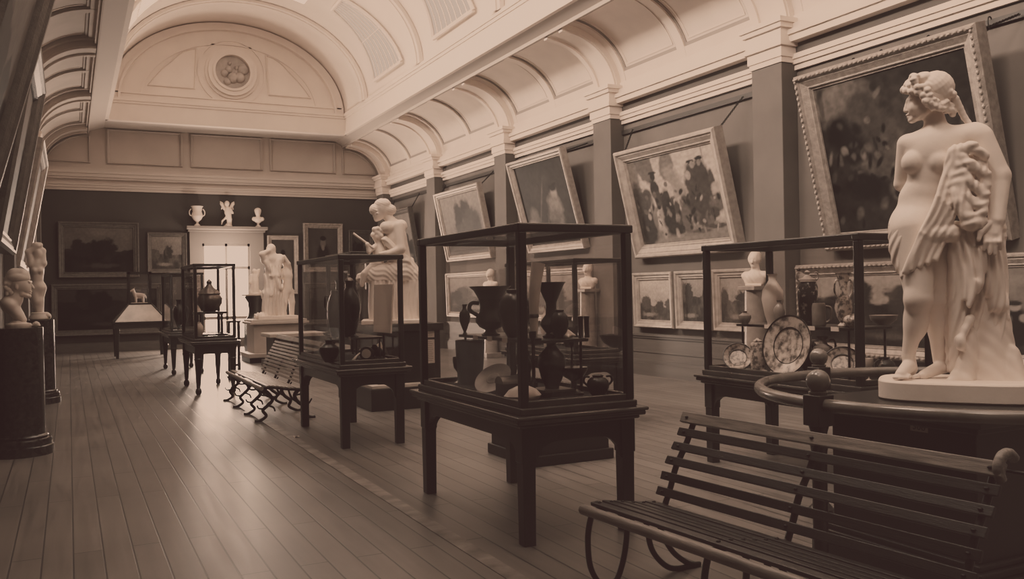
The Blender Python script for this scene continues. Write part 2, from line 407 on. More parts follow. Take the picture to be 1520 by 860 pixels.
# the two spandrel panels
for s in (-1, 1):
    lp = [(XV+s*1.05, BZ+.48), (XV+s*2.35, BZ+.48)]+[(XV+s*(2.35-(2.35-.98)*k/8), BZ+.50+1.2*math.sin(PI/2*k/8*.95)) for k in range(1, 9)]
    panel_frame(tm, lp, .06, .045, OY1+.15)
struct('trim_tympanum', tm, PLASTER_L, 40)
md = MB(); md.add([(XV+.52*math.cos(2*PI*i/32), OY1+.10, MZ+.52*math.sin(2*PI*i/32)) for i in range(32)], [tuple(range(32))])
for k in range(9):
    g = k*2.4; rr_ = .1+.03*k; md.ball((XV+rr_*math.cos(g), OY1+.10, MZ+rr_*math.sin(g)), .06+.05*(k % 3), 10)
struct('trim_medallion', md, mat('medallion_relief', .42, .8, noise=.2, nscale=5), 40)
# vault ribs and side lights
vr = MB()
for y in (24.9, 20.4, 15.9, 11.4, 6.9, 2.4):
    arch_strip(vr, .995, .965, y-.22, y+.22); arch_strip(vr, .98, .955, y-.10, y+.10)
struct('trim_vault_rib', vr, PLASTER_L, 40)
wn = 0
for y in (22.6, 18.1, 13.6, 9.1, 4.6):
    for side in (1, -1):
        wn += 1
        def gp(t, s): g = math.radians(8+t*46); g = g if side > 0 else PI-g; return vpt(g, s)
        hw = lambda t: 1.15*(1-.55*t)
        rows = [[(gp(t/10, .985)[0], y+u*hw(t/10), gp(t/10, .985)[1]) for u in (-1, -.5, 0, .5, 1)] for t in range(11)]
        w_ = obj('window_%d' % wn, MB().strip(rows), DAYGLASS if side > 0 else SUNGLASS); w_['kind'] = 'structure'
        fr = MB()
        for u in (-1, -.75, -.5, -.25, 0, .25, .5, .75, 1):
            fr.tube([(gp(t/10, .975)[0], y+u*hw(t/10), gp(t/10, .975)[1]) for t in range(11)], .05 if abs(u) == 1 else .014, 6)
        for t in (0, .5, 1.0): fr.tube([(gp(t, .975)[0], y+u*hw(t), gp(t, .975)[1]) for u in (-1, 1)], .05 if t != .5 else .014, 6)
        obj('window_frame', fr, PLASTER_L, w_, 60)
for k, y in enumerate((20.4, 11.4, 2.4)):
    rows = [[(vpt(math.radians(g), .99)[0], y-3.4, vpt(math.radians(g), .99)[1]), (vpt(math.radians(g), .99)[0], y+3.4, vpt(math.radians(g), .99)[1])] for g in (66, 75, 84, 96, 105, 114)]
    w_ = obj('window_%d' % (wn+1+k), MB().strip(rows), SKYGLASS); w_['kind'] = 'structure'
# doorway at the far end
dx0, dx1, dz = 3.66, 5.08, 3.2
dr = bpy.data.objects.new('door_1', None); C.objects.link(dr); dr.location = (0, 0, 0); dr['kind'] = 'structure'
DC = mat('doorcase_paint', .22, .6)
obj('door_case', MB().box(3.3, dx0, Y1-.14, Y1, 0, 3.55).box(dx1, 5.5, Y1-.14, Y1, 0, 3.55).box(dx0, dx1, Y1-.14, Y1, dz, 3.55), DC, dr)
obj('door_entablature', MB().box(3.25, 5.55, Y1-.2, Y1, 3.55, 3.62).box(3.2, 5.6, Y1-.34, Y1, 3.62, 3.72), DC, dr, bevel=.01)
obj('door_pane', MB().box(dx0, dx1, Y1-.04, Y1-.02, 0, dz), DOORGLASS, dr)
gb = MB()
for x in (dx0+.03, (dx0+dx1)/2, dx1-.03): gb.box(x-.035, x+.035, Y1-.075, Y1-.04, 0, dz)
for z in (.05, .9, 2.45, dz-.04): gb.box(dx0, dx1, Y1-.075, Y1-.04, z-.045, z+.045)
obj('door_frame', gb, DC, dr)
# strip let into the floor
st = MB().box(2.14, 2.25, Y0, 14, 0, .004)
struct('trim_floor_strip', st, mat('floor_strip_wood', .2, .5, noise=.5, nscale=5, stretch=(1, 1.2, 1)))
# ------------------------------------------------------------------ sculpting: smooth solids blended on a grid and skinned
def _smin(a, b, k):
    h = np.clip(.5+.5*(b-a)/k, 0, 1); return b*(1-h)+a*h-k*h*(1-h)
def _prim_d(pr, X, Y, Z):
    t = pr[0]
    if t == 'c':
        a, b = np.array(pr[1]), np.array(pr[2]); r0, r1 = pr[3], pr[4]; ba = b-a; L = max(ba.dot(ba), 1e-9)
        px, py, pz = X-a[0], Y-a[1], Z-a[2]
        h = np.clip((px*ba[0]+py*ba[1]+pz*ba[2])/L, 0, 1)
        dx, dy, dz = px-ba[0]*h, py-ba[1]*h, pz-ba[2]*h
        fy = pr[5] if len(pr) > 5 else 1.0
        return np.sqrt(dx*dx+(dy/fy)**2+dz*dz)-(r0+(r1-r0)*h)
    c, r = pr[1], pr[2]; R = pr[3] if len(pr) > 3 and pr[3] is not None else None
    dx, dy, dz = X-c[0], Y-c[1], Z-c[2]
    if R is not None:
        dx, dy, dz = R[0][0]*dx+R[1][0]*dy+R[2][0]*dz, R[0][1]*dx+R[1][1]*dy+R[2][1]*dz, R[0][2]*dx+R[1][2]*dy+R[2][2]*dz
    if t == 'b':
        k = .25*min(r); qx, qy, qz = np.abs(dx)-r[0]+k, np.abs(dy)-r[1]+k, np.abs(dz)-r[2]+k
        return np.sqrt(np.maximum(qx,0)**2+np.maximum(qy,0)**2+np.maximum(qz,0)**2)+np.minimum(np.maximum(qx,np.maximum(qy,qz)),0)-k
    q = np.sqrt((dx/r[0])**2+(dy/r[1])**2+(dz/r[2])**2)
    g = np.sqrt((dx/r[0]**2)**2+(dy/r[1]**2)**2+(dz/r[2]**2)**2)
    return np.where(g > 1e-6, q*(q-1)/np.maximum(g, 1e-6), -min(r))
def _bounds(pr, pad):
    if pr[0] == 'c':
        r = max(pr[3], pr[4])*max(1, pr[5] if len(pr) > 5 else 1)+pad; a, b = np.array(pr[1]), np.array(pr[2])
        return np.minimum(a, b)-r, np.maximum(a, b)+r
    r = (np.array(pr[2]) if (len(pr) < 4 or pr[3] is None) else np.full(3, float(np.linalg.norm(pr[2]))))+pad
    return np.array(pr[1])-r, np.array(pr[1])+r
def sculpt(groups, vox, join=.01):
    """groups: list of (solids, blend, displacement or None, carved solids); returns verts, quads"""
    lo = np.full(3, 1e9); hi = -lo
    for g in groups:
        for pr in g[0]:
            a, b = _bounds(pr, vox*4); lo = np.minimum(lo, a); hi = np.maximum(hi, b)
    n = np.ceil((hi-lo)/vox).astype(int)+1
    ax = [lo[i]+vox*np.arange(n[i]) for i in range(3)]
    F = np.full(tuple(n), .2, np.float32)
    def sub(pr, pad):
        a, b = _bounds(pr, pad); i0 = np.maximum(((a-lo)/vox).astype(int), 0); i1 = np.minimum(np.ceil((b-lo)/vox).astype(int)+1, n)
        sl = tuple(slice(i0[k], i1[k]) for k in range(3))
        return sl, ax[0][sl[0]][:,None,None].astype(np.float32), ax[1][sl[1]][None,:,None].astype(np.float32), ax[2][sl[2]][None,None,:].astype(np.float32)
    for gi, g in enumerate(groups):
        G = np.full(tuple(n), .2, np.float32); k = g[1]
        for pr in g[0]:
            sl, X, Y, Z = sub(pr, k+vox*3)
            G[sl] = _smin(G[sl], _prim_d(pr, X, Y, Z).astype(np.float32), k)
        if len(g) > 2 and g[2]:
            X, Y, Z = ax[0][:,None,None], ax[1][None,:,None], ax[2][None,None,:]
            G = G+g[2](X, Y, Z).astype(np.float32)
        if len(g) > 3:
            for pr in g[3]:
                sl, X, Y, Z = sub(pr, k+vox*3); d = -_prim_d(pr, X, Y, Z).astype(np.float32)
                kk = k*.5; G[sl] = -_smin(-G[sl], -d, kk)
        F = _smin(F, G, join) if gi else G
    F[0]=F[-1]=.2; F[:,0]=F[:,-1]=.2; F[:,:,0]=F[:,:,-1]=.2
    S = F < 0
    c8 = [S[dx:n[0]-1+dx, dy:n[1]-1+dy, dz:n[2]-1+dz] for dx in (0,1) for dy in (0,1) for dz in (0,1)]
    cnt = sum(c.astype(np.int8) for c in c8); act = (cnt > 0) & (cnt < 8)
    I = np.argwhere(act); idx = np.full(act.shape, -1, np.int64); idx[act] = np.arange(len(I))
    acc = np.zeros((len(I), 3)); num = np.zeros(len(I))
    cor = [(dx,dy,dz) for dx in (0,1) for dy in (0,1) for dz in (0,1)]
    val = {c: F[I[:,0]+c[0], I[:,1]+c[1], I[:,2]+c[2]] for c in cor}
    for a in cor:
        for d in range(3):
            if a[d]: continue
            b = tuple(a[k]+(k == d) for k in range(3)); va, vb = val[a], val[b]; m = (va < 0) != (vb < 0)
            t = va[m]/(va[m]-vb[m]); p = np.tile(np.array(a, float), (m.sum(), 1)); p[:,d] += t
            acc[m] += p; num[m] += 1
    V = lo+(I+acc/np.maximum(num, 1)[:,None])*vox
    Q = []
    for d in range(3):
        u, w = (d+1) % 3, (d+2) % 3
        sa = [slice(0, n[k]) for k in range(3)]; sb = list(sa); sa[d] = slice(0, n[d]-1); sb[d] = slice(1, n[d])
        A, B = S[tuple(sa)], S[tuple(sb)]; E = np.argwhere(A != B); up = A[A != B]
        def cell(du, dw):
            q = E.copy(); q[:,u] -= du; q[:,w] -= dw; return idx[q[:,0], q[:,1], q[:,2]]
        a, b, c_, e = cell(1,1), cell(0,1), cell(0,0), cell(1,0)
        q = np.stack([a,b,c_,e], 1); q[~up] = q[~up][:,::-1]; Q.append(q)
    Q = np.concatenate(Q); Q = Q[(Q >= 0).all(1)]
    # one relaxing pass
    W = V.copy(); cn = np.ones(len(V))
    for i in range(4):
        for j in (1, 3):
            np.add.at(W, Q[:,i], V[Q[:,(i+j) % 4]]); np.add.at(cn, Q[:,i], 1)
    V = .35*V+.65*W/cn[:,None]
    return V, Q
def sobj(name, groups, vox, m, parent=None, join=.01, loc=None):
    V, Q = sculpt(groups, vox, join)
    me = bpy.data.meshes.new(name); me.vertices.add(len(V)); me.vertices.foreach_set('co', V.astype(np.float32).ravel())
    me.loops.add(len(Q)*4); me.loops.foreach_set('vertex_index', Q.astype(np.int32).ravel())
    me.polygons.add(len(Q)); me.polygons.foreach_set('loop_start', np.arange(0, len(Q)*4, 4, dtype=np.int32)); me.polygons.foreach_set('loop_total', np.full(len(Q), 4, np.int32))
    me.update(calc_edges=True); me.validate(); me.polygons.foreach_set('use_smooth', [True]*len(me.polygons)); me.materials.append(m)
    o = bpy.data.objects.new(name, me); C.objects.link(o)
    if parent: o.parent = parent
    if loc: o.location = loc
    return o
class Sk:
    """sculptor's squared sheet: u to the viewer's right, v down, d away from the viewer, one unit = 1/s metre"""
    def __init__(s, sc, ou, ov): s.s, s.ou, s.ov = sc, ou, ov
    def p(s, u, v, d=0): return ((u-s.ou)/s.s, d/s.s, (s.ov-v)/s.s)
    def c(s, a, b, r0, r1, *f): return ('c', s.p(*a), s.p(*b), r0/s.s, r1/s.s, *f)
    def e(s, a, r, R=None): return ('e', s.p(*a), tuple(x/s.s for x in r), R)
    def b(s, a, r, R=None): return ('b', s.p(*a), tuple(x/s.s for x in r), R)
    def path(s, pts, r0, r1, *f):
        n = len(pts)-1
        return [s.c(pts[i], pts[i+1], r0+(r1-r0)*i/n, r0+(r1-r0)*(i+1)/n, *f) for i in range(n)]
def rotm(ax, deg):
    m = Matrix.Rotation(math.radians(deg), 3, ax); return [list(r) for r in m]

# ------------------------------------------------------------------ the great standing marble
SX, SY = 4.55, 3.40
st = thing('marble_statue', 'tall white marble standing woman with drapery over one arm, inside the round rail', 'statue', (SX, SY, .93), math.radians(-53))
k = Sk(258, 1425, 590)
body = []
A_ = body.append
A_(k.c((1405,168,4),(1409,196,5),14.5,18)); A_(k.c((1374,205,4),(1458,201,4),15,20)); A_(k.e((1408,216,2),(44,26,34)))
A_(k.c((1404,232,2),(1394,272,2),35,29,.74)); A_(k.e((1388,290,1),(34,21,30))); A_(k.e((1384,328,2),(43,32,42)))
A_(k.c((1374,338,-4),(1381,438,-24),34,19)); A_(k.e((1374,441,-30),(13,12,16)))
A_(k.c((1380,446,-20),(1364,527,-6),18,9)); A_(k.e((1377,472,-10),(17,18,28)))
A_(k.c((1398,345,8),(1404,440,14),34,19)); A_(k.c((1404,445,14),(1406,536,24),18,9)); A_(k.e((1405,475,24),(15,17,28)))
soft = [k.e((1376,236,-11),(17,15,18)), k.e((1411,238,-14),(18,15,18)), k.c((1368,205,6),(1359,262,24),15,12), k.c((1359,264,25),(1388,286,44),11,9), k.c((1464,205,4),(1487,262,2),20,17), k.c((1488,264,2),(1484,328,-20),16.5,11)]
fine = [k.c((1483,328,-20),(1479,348,-25),11,10.5,.7), k.c((1365,528,-6),(1366,546,-2),9,11), k.c((1364,542,-12),(1355,552,-40),10,8), k.e((1411,546,22),(11,11,9)), k.c((1406,546,16),(1384,555,-10),10,7)]
for i in range(5):
    fine.append(k.c((1350+4.2*i,554-.3*i,-40),(1347+4.4*i,556,-52+2*abs(i-1)),3.6-.3*i,3.2-.3*i)); fine.append(k.c((1384-2*i,556,-4-3.4*i),(1375-1.2*i,558,-8-3.4*i),3.6,3))
for i, (u1, v1, d1) in enumerate(((1467,370,-31),(1474,376,-32),(1481,377,-30),(1488,370,-26))):
    u0 = 1470+5.6*i; fine.append(k.c((u0,346,-26+i),(u0-.5,360,-32+i*.6),4,3.6)); fine.append(k.c((u0-.5,360,-32+i*.6),(u1,v1,d1+1),3.6,2.9))
fine += [k.c((1474,334,-27),(1463,346,-34),5,4), k.c((1463,346,-34),(1460,356,-36),4,3.2)]
# head in profile to the viewer's left
hm = [k.e((1404,133,0),(26,24,30)), k.e((1387,147,0),(19,18,24))]
for d in (-1, 1): hm += [k.c((1394,160,12*d),(1378,168,3*d),6,5), k.e((1379,153,9*d),(9,8,10))]
hf = [k.c((1370,139,0),(1366.2,154.5,0),2.8,3.4), k.e((1369.5,161.8,0),(3.4,5,1.9)), k.e((1370.6,165.4,0),(3.4,4.6,1.9)), k.e((1374.5,170,0),(5.5,6,5))]
for d in (-1, 1): hf += [k.e((1368.2,156,2.6*d),(3,2.2,2))]
sock = [k.e((1385,288,-27),(3,7,3))]
eyes = [k.e((1372.4,145.5,8.5*d),(3.4,3.6,2.2)) for d in (-1, 1)]+[k.c((1370.4,140.5,4*d),(1374.5,140.5,13*d),1.8,1.4) for d in (-1, 1)]
hc = [k.e((1368.6,145,8.2*d),(4.2,4.2,2.9)) for d in (-1, 1)]
sobj('figure', [(body, .034, None), (soft, .018, None), (hm, .014, None, hc), (fine, .007, None), (hf+eyes, .004, None)], .0052, MARBLE, st, join=.012)
hr = random.Random(3)
hair = [k.e((1408,126,1),(26,27,26)), k.e((1392,112,0),(17,23,12)), k.e((1418,134,2),(14,23,20))]
line = [(1372,112,6),(1366,121,2),(1365,125,-7),(1369,128,-14),(1376,131,-20),(1385,134,-24),(1392,140,-26),(1395,148,-26)]
for i, q in enumerate(line): hair += [k.e(q,(6.2,6.2,5.6)), k.e((q[0]+5,q[1]-7,q[2]-1),(6,6,5.4))]
for i in range(60):
    t = hr.random(); hair.append(k.e((1395+38*t+hr.uniform(-2,2), 147+15*t+hr.uniform(-7,8), -25+26*t*t+hr.uniform(-4,3)), (4.6,4.6,4.4)))
for i in range(12):
    t = i/11; hair.append(k.e((1384+47*t, 127+12*t-5*math.sin(PI*t)+hr.uniform(-1.5,1.5), -27+16*t), (5.2,5.2,5)))
for i in range(18): hair.append(k.e((1380+hr.uniform(-4,26), 103+hr.uniform(0,20), -17+hr.uniform(-8,22)), (6,6,4.6)))
hair += k.path([(1426,132,2),(1434,146,-4),(1440,160,0),(1446,174,2),(1454,187,2)], 6, 4)
def wav(X, Y, Z): return .0012*np.sin(170*Z+60*X)*np.sin(150*X+110*Y)
sobj('hair', [(hair, .0045, wav)], .0045, MARBLE, st)
# drapery
dp = []
dp += k.path([(1432,226,-32),(1454,222,-34),(1470,236,-28)], 9, 7)
dp += k.path([(1430,228,-32),(1450,248,-36),(1470,262,-28)], 9, 8)
dp += k.path([(1430,234,-32),(1446,270,-36),(1468,290,-30)], 9, 8)
dp += k.path([(1434,244,-32),(1442,292,-38),(1466,312,-32)], 9, 8)
dp += k.path([(1428,240,-30),(1436,300,-38),(1450,332,-36)], 9, 12)
dp += k.path([(1462,234,-20),(1470,268,-24),(1464,316,-32),(1452,334,-36)], 9, 8)
dp += [k.e((1448,274,-12),(24,20,50)), k.e((1454,330,-30),(18,14,14))]
for i in range(5):
    o_ = 7.5*i
    dp += k.path([(1424+o_*.4,240+o_*1.3,-26),(1410+o_*.6,292+o_*.8,-38+o_*.2),(1388+o_*.8,344+o_*.5,-44+o_*.4),(1364+o_*1.3,400-o_*.6,-40+o_*.1)], 5.5, 5)
dp += [k.e((1362,352,2),(23,36,56)), k.c((1352,330,-8),(1361,405,-26),12,6), k.c((1400,345,-30),(1424,345,-26),16,14), k.e((1376,352,14),(30,26,46))]
dp += [k.c((1434,340,-14),(1431,545,-2),14,12), k.c((1452,340,-12),(1447,440,-22),14,8), k.c((1470,340,-8),(1484,450,0),14,14),
       k.b((1458,425,16),(36,20,92)), k.c((1488,330,6),(1491,470,10),9,8), k.c((1420,350,0),(1424,545,12),10,9), k.c((1462,372,-22),(1462,418,-20),9,7), k.c((1456,418,-20),(1445,450,-26),10,4)]
def folds(X, Y, Z):
    lower = 1/(1+np.exp((Z-.92)*30)); up = 1-lower
    right = 1/(1+np.exp(-(X-.0)*60))
    f1 = .0065*np.sin(X*140+5*np.sin(Z*7)+Y*50)*lower*right
    f2 = .0032*np.sin(110*(Z*.5+X*.75)+5*np.sin(26*X-18*Z))*up*right
    f3 = .0034*np.sin(170*(X*.9-Z*.40)+1.5*np.sin(16*Z))*(1-right)
    return f1+f2+f3
sobj('drapery', [(dp, .008, folds)], .0055, MARBLE, st)
sp = [k.c((1472,430,26),(1474,566,22),26,38), k.c((1446,500,0),(1438,560,-14),11,15), k.c((1500,520,10),(1504,566,4),12,18), k.c((1446,470,0),(1440,540,-12),8,12), k.c((1432,548,-8),(1420,562,-24),8,6), k.c((1448,470,-14),(1434,500,-24),7,5), k.e((1434,505,-24),(8,9,12))]
sobj('tree_stump', [(sp, .02, lambda X, Y, Z: .004*np.sin(60*X+25*Z)*np.sin(40*Z+50*Y))], .0075, MARBLE, st)
pl = [(.43*(abs(math.cos(2*PI*i/40))**.6)*math.copysign(1, math.cos(2*PI*i/40))+.03, .27*(abs(math.sin(2*PI*i/40))**.6)*math.copysign(1, math.sin(2*PI*i/40))) for i in range(40)]
obj('plinth', MB().prism(pl, 'z', 0, .115), MARBLE, st, 40, bevel=.012)

# pedestal under it
pd = thing('statue_pedestal', 'large square black pedestal carrying the tall standing marble woman', 'pedestal', (SX, SY, 0))
obj('body', MB().box(-.47,.47,-.47,.47,.16,.86), PLINTH, pd, bevel=.008)
obj('base_moulding', MB().box(-.56,.56,-.56,.56,0,.1).box(-.53,.53,-.53,.53,.1,.14).box(-.5,.5,-.5,.5,.14,.17), PLINTH, pd, bevel=.008)
obj('cap_slab', MB().box(-.5,.5,-.5,.5,.83,.87).box(-.56,.56,-.56,.56,.87,.93), PLINTH, pd, bevel=.008)
nl = obj('number_label', MB().box(-.474,-.47,-.195,-.085,.80,.852), mat('label_paper', .5, .7), pd)
def text(s, size, loc, rot, m, parent, name='lettering'):
    cu = bpy.data.curves.new(name, 'FONT'); cu.body = s; cu.size = size; cu.align_x = 'CENTER'; cu.align_y = 'CENTER'; cu.extrude = .0006
    o = bpy.data.objects.new(name, cu); C.objects.link(o); o.location = loc; o.rotation_euler = rot; cu.materials.append(m)
    bpy.context.view_layer.update(); me = bpy.data.meshes.new_from_object(o.evaluated_get(bpy.context.evaluated_depsgraph_get())); bpy.data.objects.remove(o); o = bpy.data.objects.new(name, me); C.objects.link(o); o.location = loc; o.rotation_euler = rot
    if not me.materials: me.materials.append(m)
    if parent: o.parent = parent
    return o
text('308', .055, (-.4752, -.14, .826), (PI/2, 0, -PI/2), INK, nl)
obj('name_plate', MB().box(-.565,-.56,-.27,0,.874,.924), mat('name_plate_slate', .05, .4), pd).scale = (1,1,1)
obj('plate_edge', MB().box(-.567,-.56,-.272,.002,.922,.929), CARD, pd)

# round barrier
rl = thing('barrier_rail', 'round dark wooden barrier rail on ball-topped posts circling the tall statue', 'railing', (4.60, 3.38, 0))
RR = 1.13
obj('handrail', MB().tube([(RR*math.cos(2*PI*i/64), RR*math.sin(2*PI*i/64), .98) for i in range(64)], .034, 12, True), RAILP, rl, 60)
for g in (math.radians(180), math.radians(88), math.radians(-2), math.radians(-92)):
    x, y = RR*math.cos(g), RR*math.sin(g)
    po = obj('post', MB().lathe([(.085,0),(.085,.05),(.05,.09),(.038,.2),(.038,.72),(.048,.78),(.038,.82),(.052,.87),(.052,.88)], (x,y,0), 18).box(x-.055,x+.055,y-.055,y+.055,.87,1.03), WOOD, rl, 35, bevel=.004)
    obj('ball_finial', MB().lathe([(.045,1.03),(.05,1.045),(.028,1.055)], (x,y,0), 18).ball((x,y,1.10), .062, 20), RAILP, po, 60)
# ------------------------------------------------------------------ pictures
def vnoise(u, v, seed, f):
    r = np.random.RandomState(seed); g = r.rand(64, 64); x = u*f+seed*.37; y = v*f+seed*.71
    x0 = np.floor(x).astype(int); y0 = np.floor(y).astype(int); fx = x-x0; fy = y-y0; fx = fx*fx*(3-2*fx); fy = fy*fy*(3-2*fy)
    a, b, c, d = g[x0 % 64, y0 % 64], g[(x0+1) % 64, y0 % 64], g[x0 % 64, (y0+1) % 64], g[(x0+1) % 64, (y0+1) % 64]
    return (a*(1-fx)+b*fx)*(1-fy)+(c*(1-fx)+d*fx)*fy
def fbm(u, v, seed, f=4, o=4): return sum(vnoise(u, v, seed+i, f*2**i)*.5**(i+1) for i in range(o))/(1-.5**o)
def blob(val, u, v, cx, cy, rx, ry, tone_, soft=.25, ang=0, seed=1, rough=.5):
    a = math.radians(ang); x = (u-cx)*math.cos(a)+(v-cy)*math.sin(a); y = -(u-cx)*math.sin(a)+(v-cy)*math.cos(a)
    d = np.sqrt((x/rx)**2+(y/ry)**2)+(fbm(u, v, seed, 14, 3)-.5)*rough
    m = np.clip((1-d)/soft+.5, 0, 1); return val*(1-m)+tone_*m
def paint_land(seed, sky=.30, land=.035, hor=.45, asp=1.4):
    def f(u, v):
        n = fbm(u*asp, v, seed, 5, 5); val = sky*(.55+.6*v)*(.75+.5*fbm(u*asp, v*2, seed+9, 3, 4))
        h = hor+.14*(fbm(u, u*0, seed+3, 5, 3)-.5)
        m = np.clip((h-v)/.02, 0, 1); val = val*(1-m)+land*(.4+2.2*n*n)*m
        r = random.Random(seed)
        for i in range(5):
            cx = r.uniform(.05, .95); val = blob(val, u, v, cx, hor+r.uniform(-.05,.12), r.uniform(.06,.16), r.uniform(.08,.22), land*r.uniform(.5,1.6), .35, 0, seed+i, .9)
        val = blob(val, u, v, r.uniform(.3,.7), .14, .2, .05, land*3.5, .8, 0, seed+20, .8)
        return val*(.8+.4*fbm(u*asp, v, seed+5, 30, 2))
    return f
def paint_harbour(u, v):
    val = .40*(.85+.3*fbm(u, v, 5, 3, 4))+0*u
    m = np.clip((.24-v)/.10, 0, 1); val = val*(1-m)+.17*m
    B = lambda *a, **k: blob(val, u, v, *a, **k)
    val = B(.02,.70,.10,.5,.14,.3); val = B(.20,.93,.10,.22,.10,.2,8); val = B(.46,.86,.08,.17,.12,.25,-8); val = B(.55,.60,.09,.30,.22,.4,18)
    val = B(.06,.35,.14,.36,.045,.3); val = B(.13,.20,.10,.20,.03,.3); val = B(.17,.55,.06,.12,.05); val = B(.22,.36,.03,.2,.13,.5); val = B(.30,.30,.03,.26,.25,.5)
    for x, y, w, h, t in ((.28,.62,.05,.13,.025),(.285,.78,.03,.05,.02),(.285,.82,.05,.016,.02),(.30,.50,.05,.10,.05),(.40,.42,.07,.2,.03),(.41,.28,.10,.2,.022),(.47,.18,.10,.09,.025),
                          (.43,.66,.035,.05,.38),(.46,.58,.03,.09,.34),(.42,.67,.02,.03,.10),(.56,.46,.05,.05,.32),(.62,.40,.07,.12,.05),(.58,.26,.06,.16,.09),(.50,.33,.035,.14,.05),
                          (.74,.60,.09,.24,.05),(.83,.62,.09,.24,.04),(.76,.42,.10,.22,.045),(.85,.40,.07,.22,.05),(.74,.86,.04,.02,.015),(.84,.88,.05,.02,.015),(.755,.82,.022,.04,.20),(.83,.83,.022,.035,.16),
                          (.69,.72,.03,.05,.30),(.93,.62,.03,.12,.05),(.97,.50,.06,.10,.3),(.95,.38,.09,.10,.10),
                          (.70,.24,.05,.09,.08),(.77,.20,.05,.08,.05),(.84,.23,.05,.09,.09),(.90,.28,.05,.06,.05),(.88,.14,.10,.03,.06),(.72,.10,.12,.025,.08)):
        val = B(x, y, w, h, t, .3, seed=int(x*97+y*13))
    val = B(.88,.93,.006,.16,.22,.5)
    r = random.Random(6)
    for i in range(80):
        x = r.uniform(.03,.97); y = r.uniform(.10,.58); val = B(x, y, r.uniform(.006,.022), r.uniform(.012,.05), r.choice((.02,.03,.05,.09,.16,.26)), .6, r.uniform(-30,30), i, .8)
    return val*(.72+.56*fbm(u, v, 8, 34, 2))
def paint_battle(u, v):
    val = .022*(.4+1.5*fbm(u, v, 11, 5, 5))
    val = blob(val, u, v, .13,.90,.26,.14,.16,.7,-8,3,.5); val = blob(val, u, v, .03,.92,.02,.2,.08,.5)
    for i, (x, y, w, h, t) in enumerate(((.42,.62,.2,.22,.05),(.52,.55,.1,.15,.09),(.30,.80,.12,.10,.06),(.62,.75,.12,.14,.05),(.7,.6,.1,.12,.06),(.60,.45,.12,.05,.12),(.36,.40,.15,.06,.09),
                                         (.15,.62,.09,.09,.008),(.12,.70,.07,.10,.005),(.22,.55,.09,.10,.006),(.14,.55,.025,.03,.16),(.2,.50,.02,.03,.12),(.10,.50,.02,.04,.10),(.46,.24,.05,.06,.13),(.47,.20,.02,.03,.22),
                                         (.52,.42,.06,.03,.15),(.34,.72,.02,.02,.14),(.56,.30,.1,.04,.06),(.8,.45,.08,.2,.04),(.25,.3,.12,.1,.006),(.65,.12,.2,.08,.008))):
        val = blob(val, u, v, x, y, w, h, t, .6, i*23 % 60-30, i, .7)
    r = random.Random(4)
    for i in range(70):
        x = min(.97, max(.03, r.gauss(.42, .25))); y = min(.95, max(.04, r.gauss(.45, .22))); val = blob(val, u, v, x, y, r.uniform(.008,.035), r.uniform(.01,.05), r.choice((.005,.008,.02,.05,.10,.16)), .7, r.uniform(-40,40), i, .8)
    return .62*val*(.45+1.1*fbm(u, v, 13, 26, 3))
def paint_dark_sitter(u, v):
    val = .020*(.5+1.2*fbm(u, v, 21, 4, 4))
    for x, y, w, h, t, a in ((.66,.42,.13,.17,.15,10),(.70,.62,.06,.08,.22,0),(.69,.67,.07,.05,.012,0),(.72,.70,.06,.02,.01,20),(.64,.30,.15,.10,.10,-10),(.58,.18,.12,.1,.05,0),(.2,.35,.10,.12,.09,0),(.12,.22,.12,.1,.16,20),(.24,.15,.2,.06,.07,0),(.40,.50,.015,.3,.06,-25),(.47,.3,.012,.25,.05,-20)):
        val = blob(val, u, v, x, y, w, h, t, .5, a, int(x*50), .5)
    return val*(.7+.6*fbm(u, v, 23, 24, 3))
def paint_riders(u, v):
    val = .15*(.6+.8*v)*(.8+.4*fbm(u, v, 31, 4, 4))
    for x, y, w, h, t in ((.42,.66,.10,.22,.03),(.60,.70,.13,.2,.03),(.72,.55,.18,.22,.045),(.40,.45,.10,.2,.03),(.60,.42,.3,.14,.05),(.5,.15,.6,.14,.06),(.82,.4,.1,.2,.04)):
        val = blob(val, u, v, x, y, w, h, t, .4, 0, int(x*60), .5)
    return val*(.75+.5*fbm(u, v, 33, 24, 3))
def paint_portrait(u, v):
    val = .055*(.6+.7*fbm(u, v, 41, 4, 4))
    for x, y, w, h, t in ((.5,.30,.22,.30,.015),(.5,.62,.09,.13,.12),(.5,.74,.10,.06,.01),(.5,.5,.05,.07,.15)):
        val = blob(val, u, v, x, y, w, h, t, .4, 0, 4, .3)
    return val
def paint_child(u, v):
    val = paint_land(77, .12, .02, .35)(u, v)
    for x, y, w, h, t in ((.28,.30,.10,.24,.012),(.27,.55,.045,.05,.2),(.27,.59,.055,.03,.02),(.34,.42,.04,.05,.17),(.22,.40,.03,.06,.1)):
        val = blob(val, u, v, x, y, w, h, t, .35, 0, 6, .3)
    return val
PAINT = bpy.data.materials.new('oil_paint'); PAINT.use_nodes = True
_b = PAINT.node_tree.nodes['Principled BSDF']; _b.inputs['Roughness'].default_value = .6; _b.inputs['Specular IOR Level'].default_value = .12
_a = PAINT.node_tree.nodes.new('ShaderNodeVertexColor'); _a.layer_name = 'Col'
PAINT.node_tree.links.new(_a.outputs['Color'], _b.inputs['Base Color'])
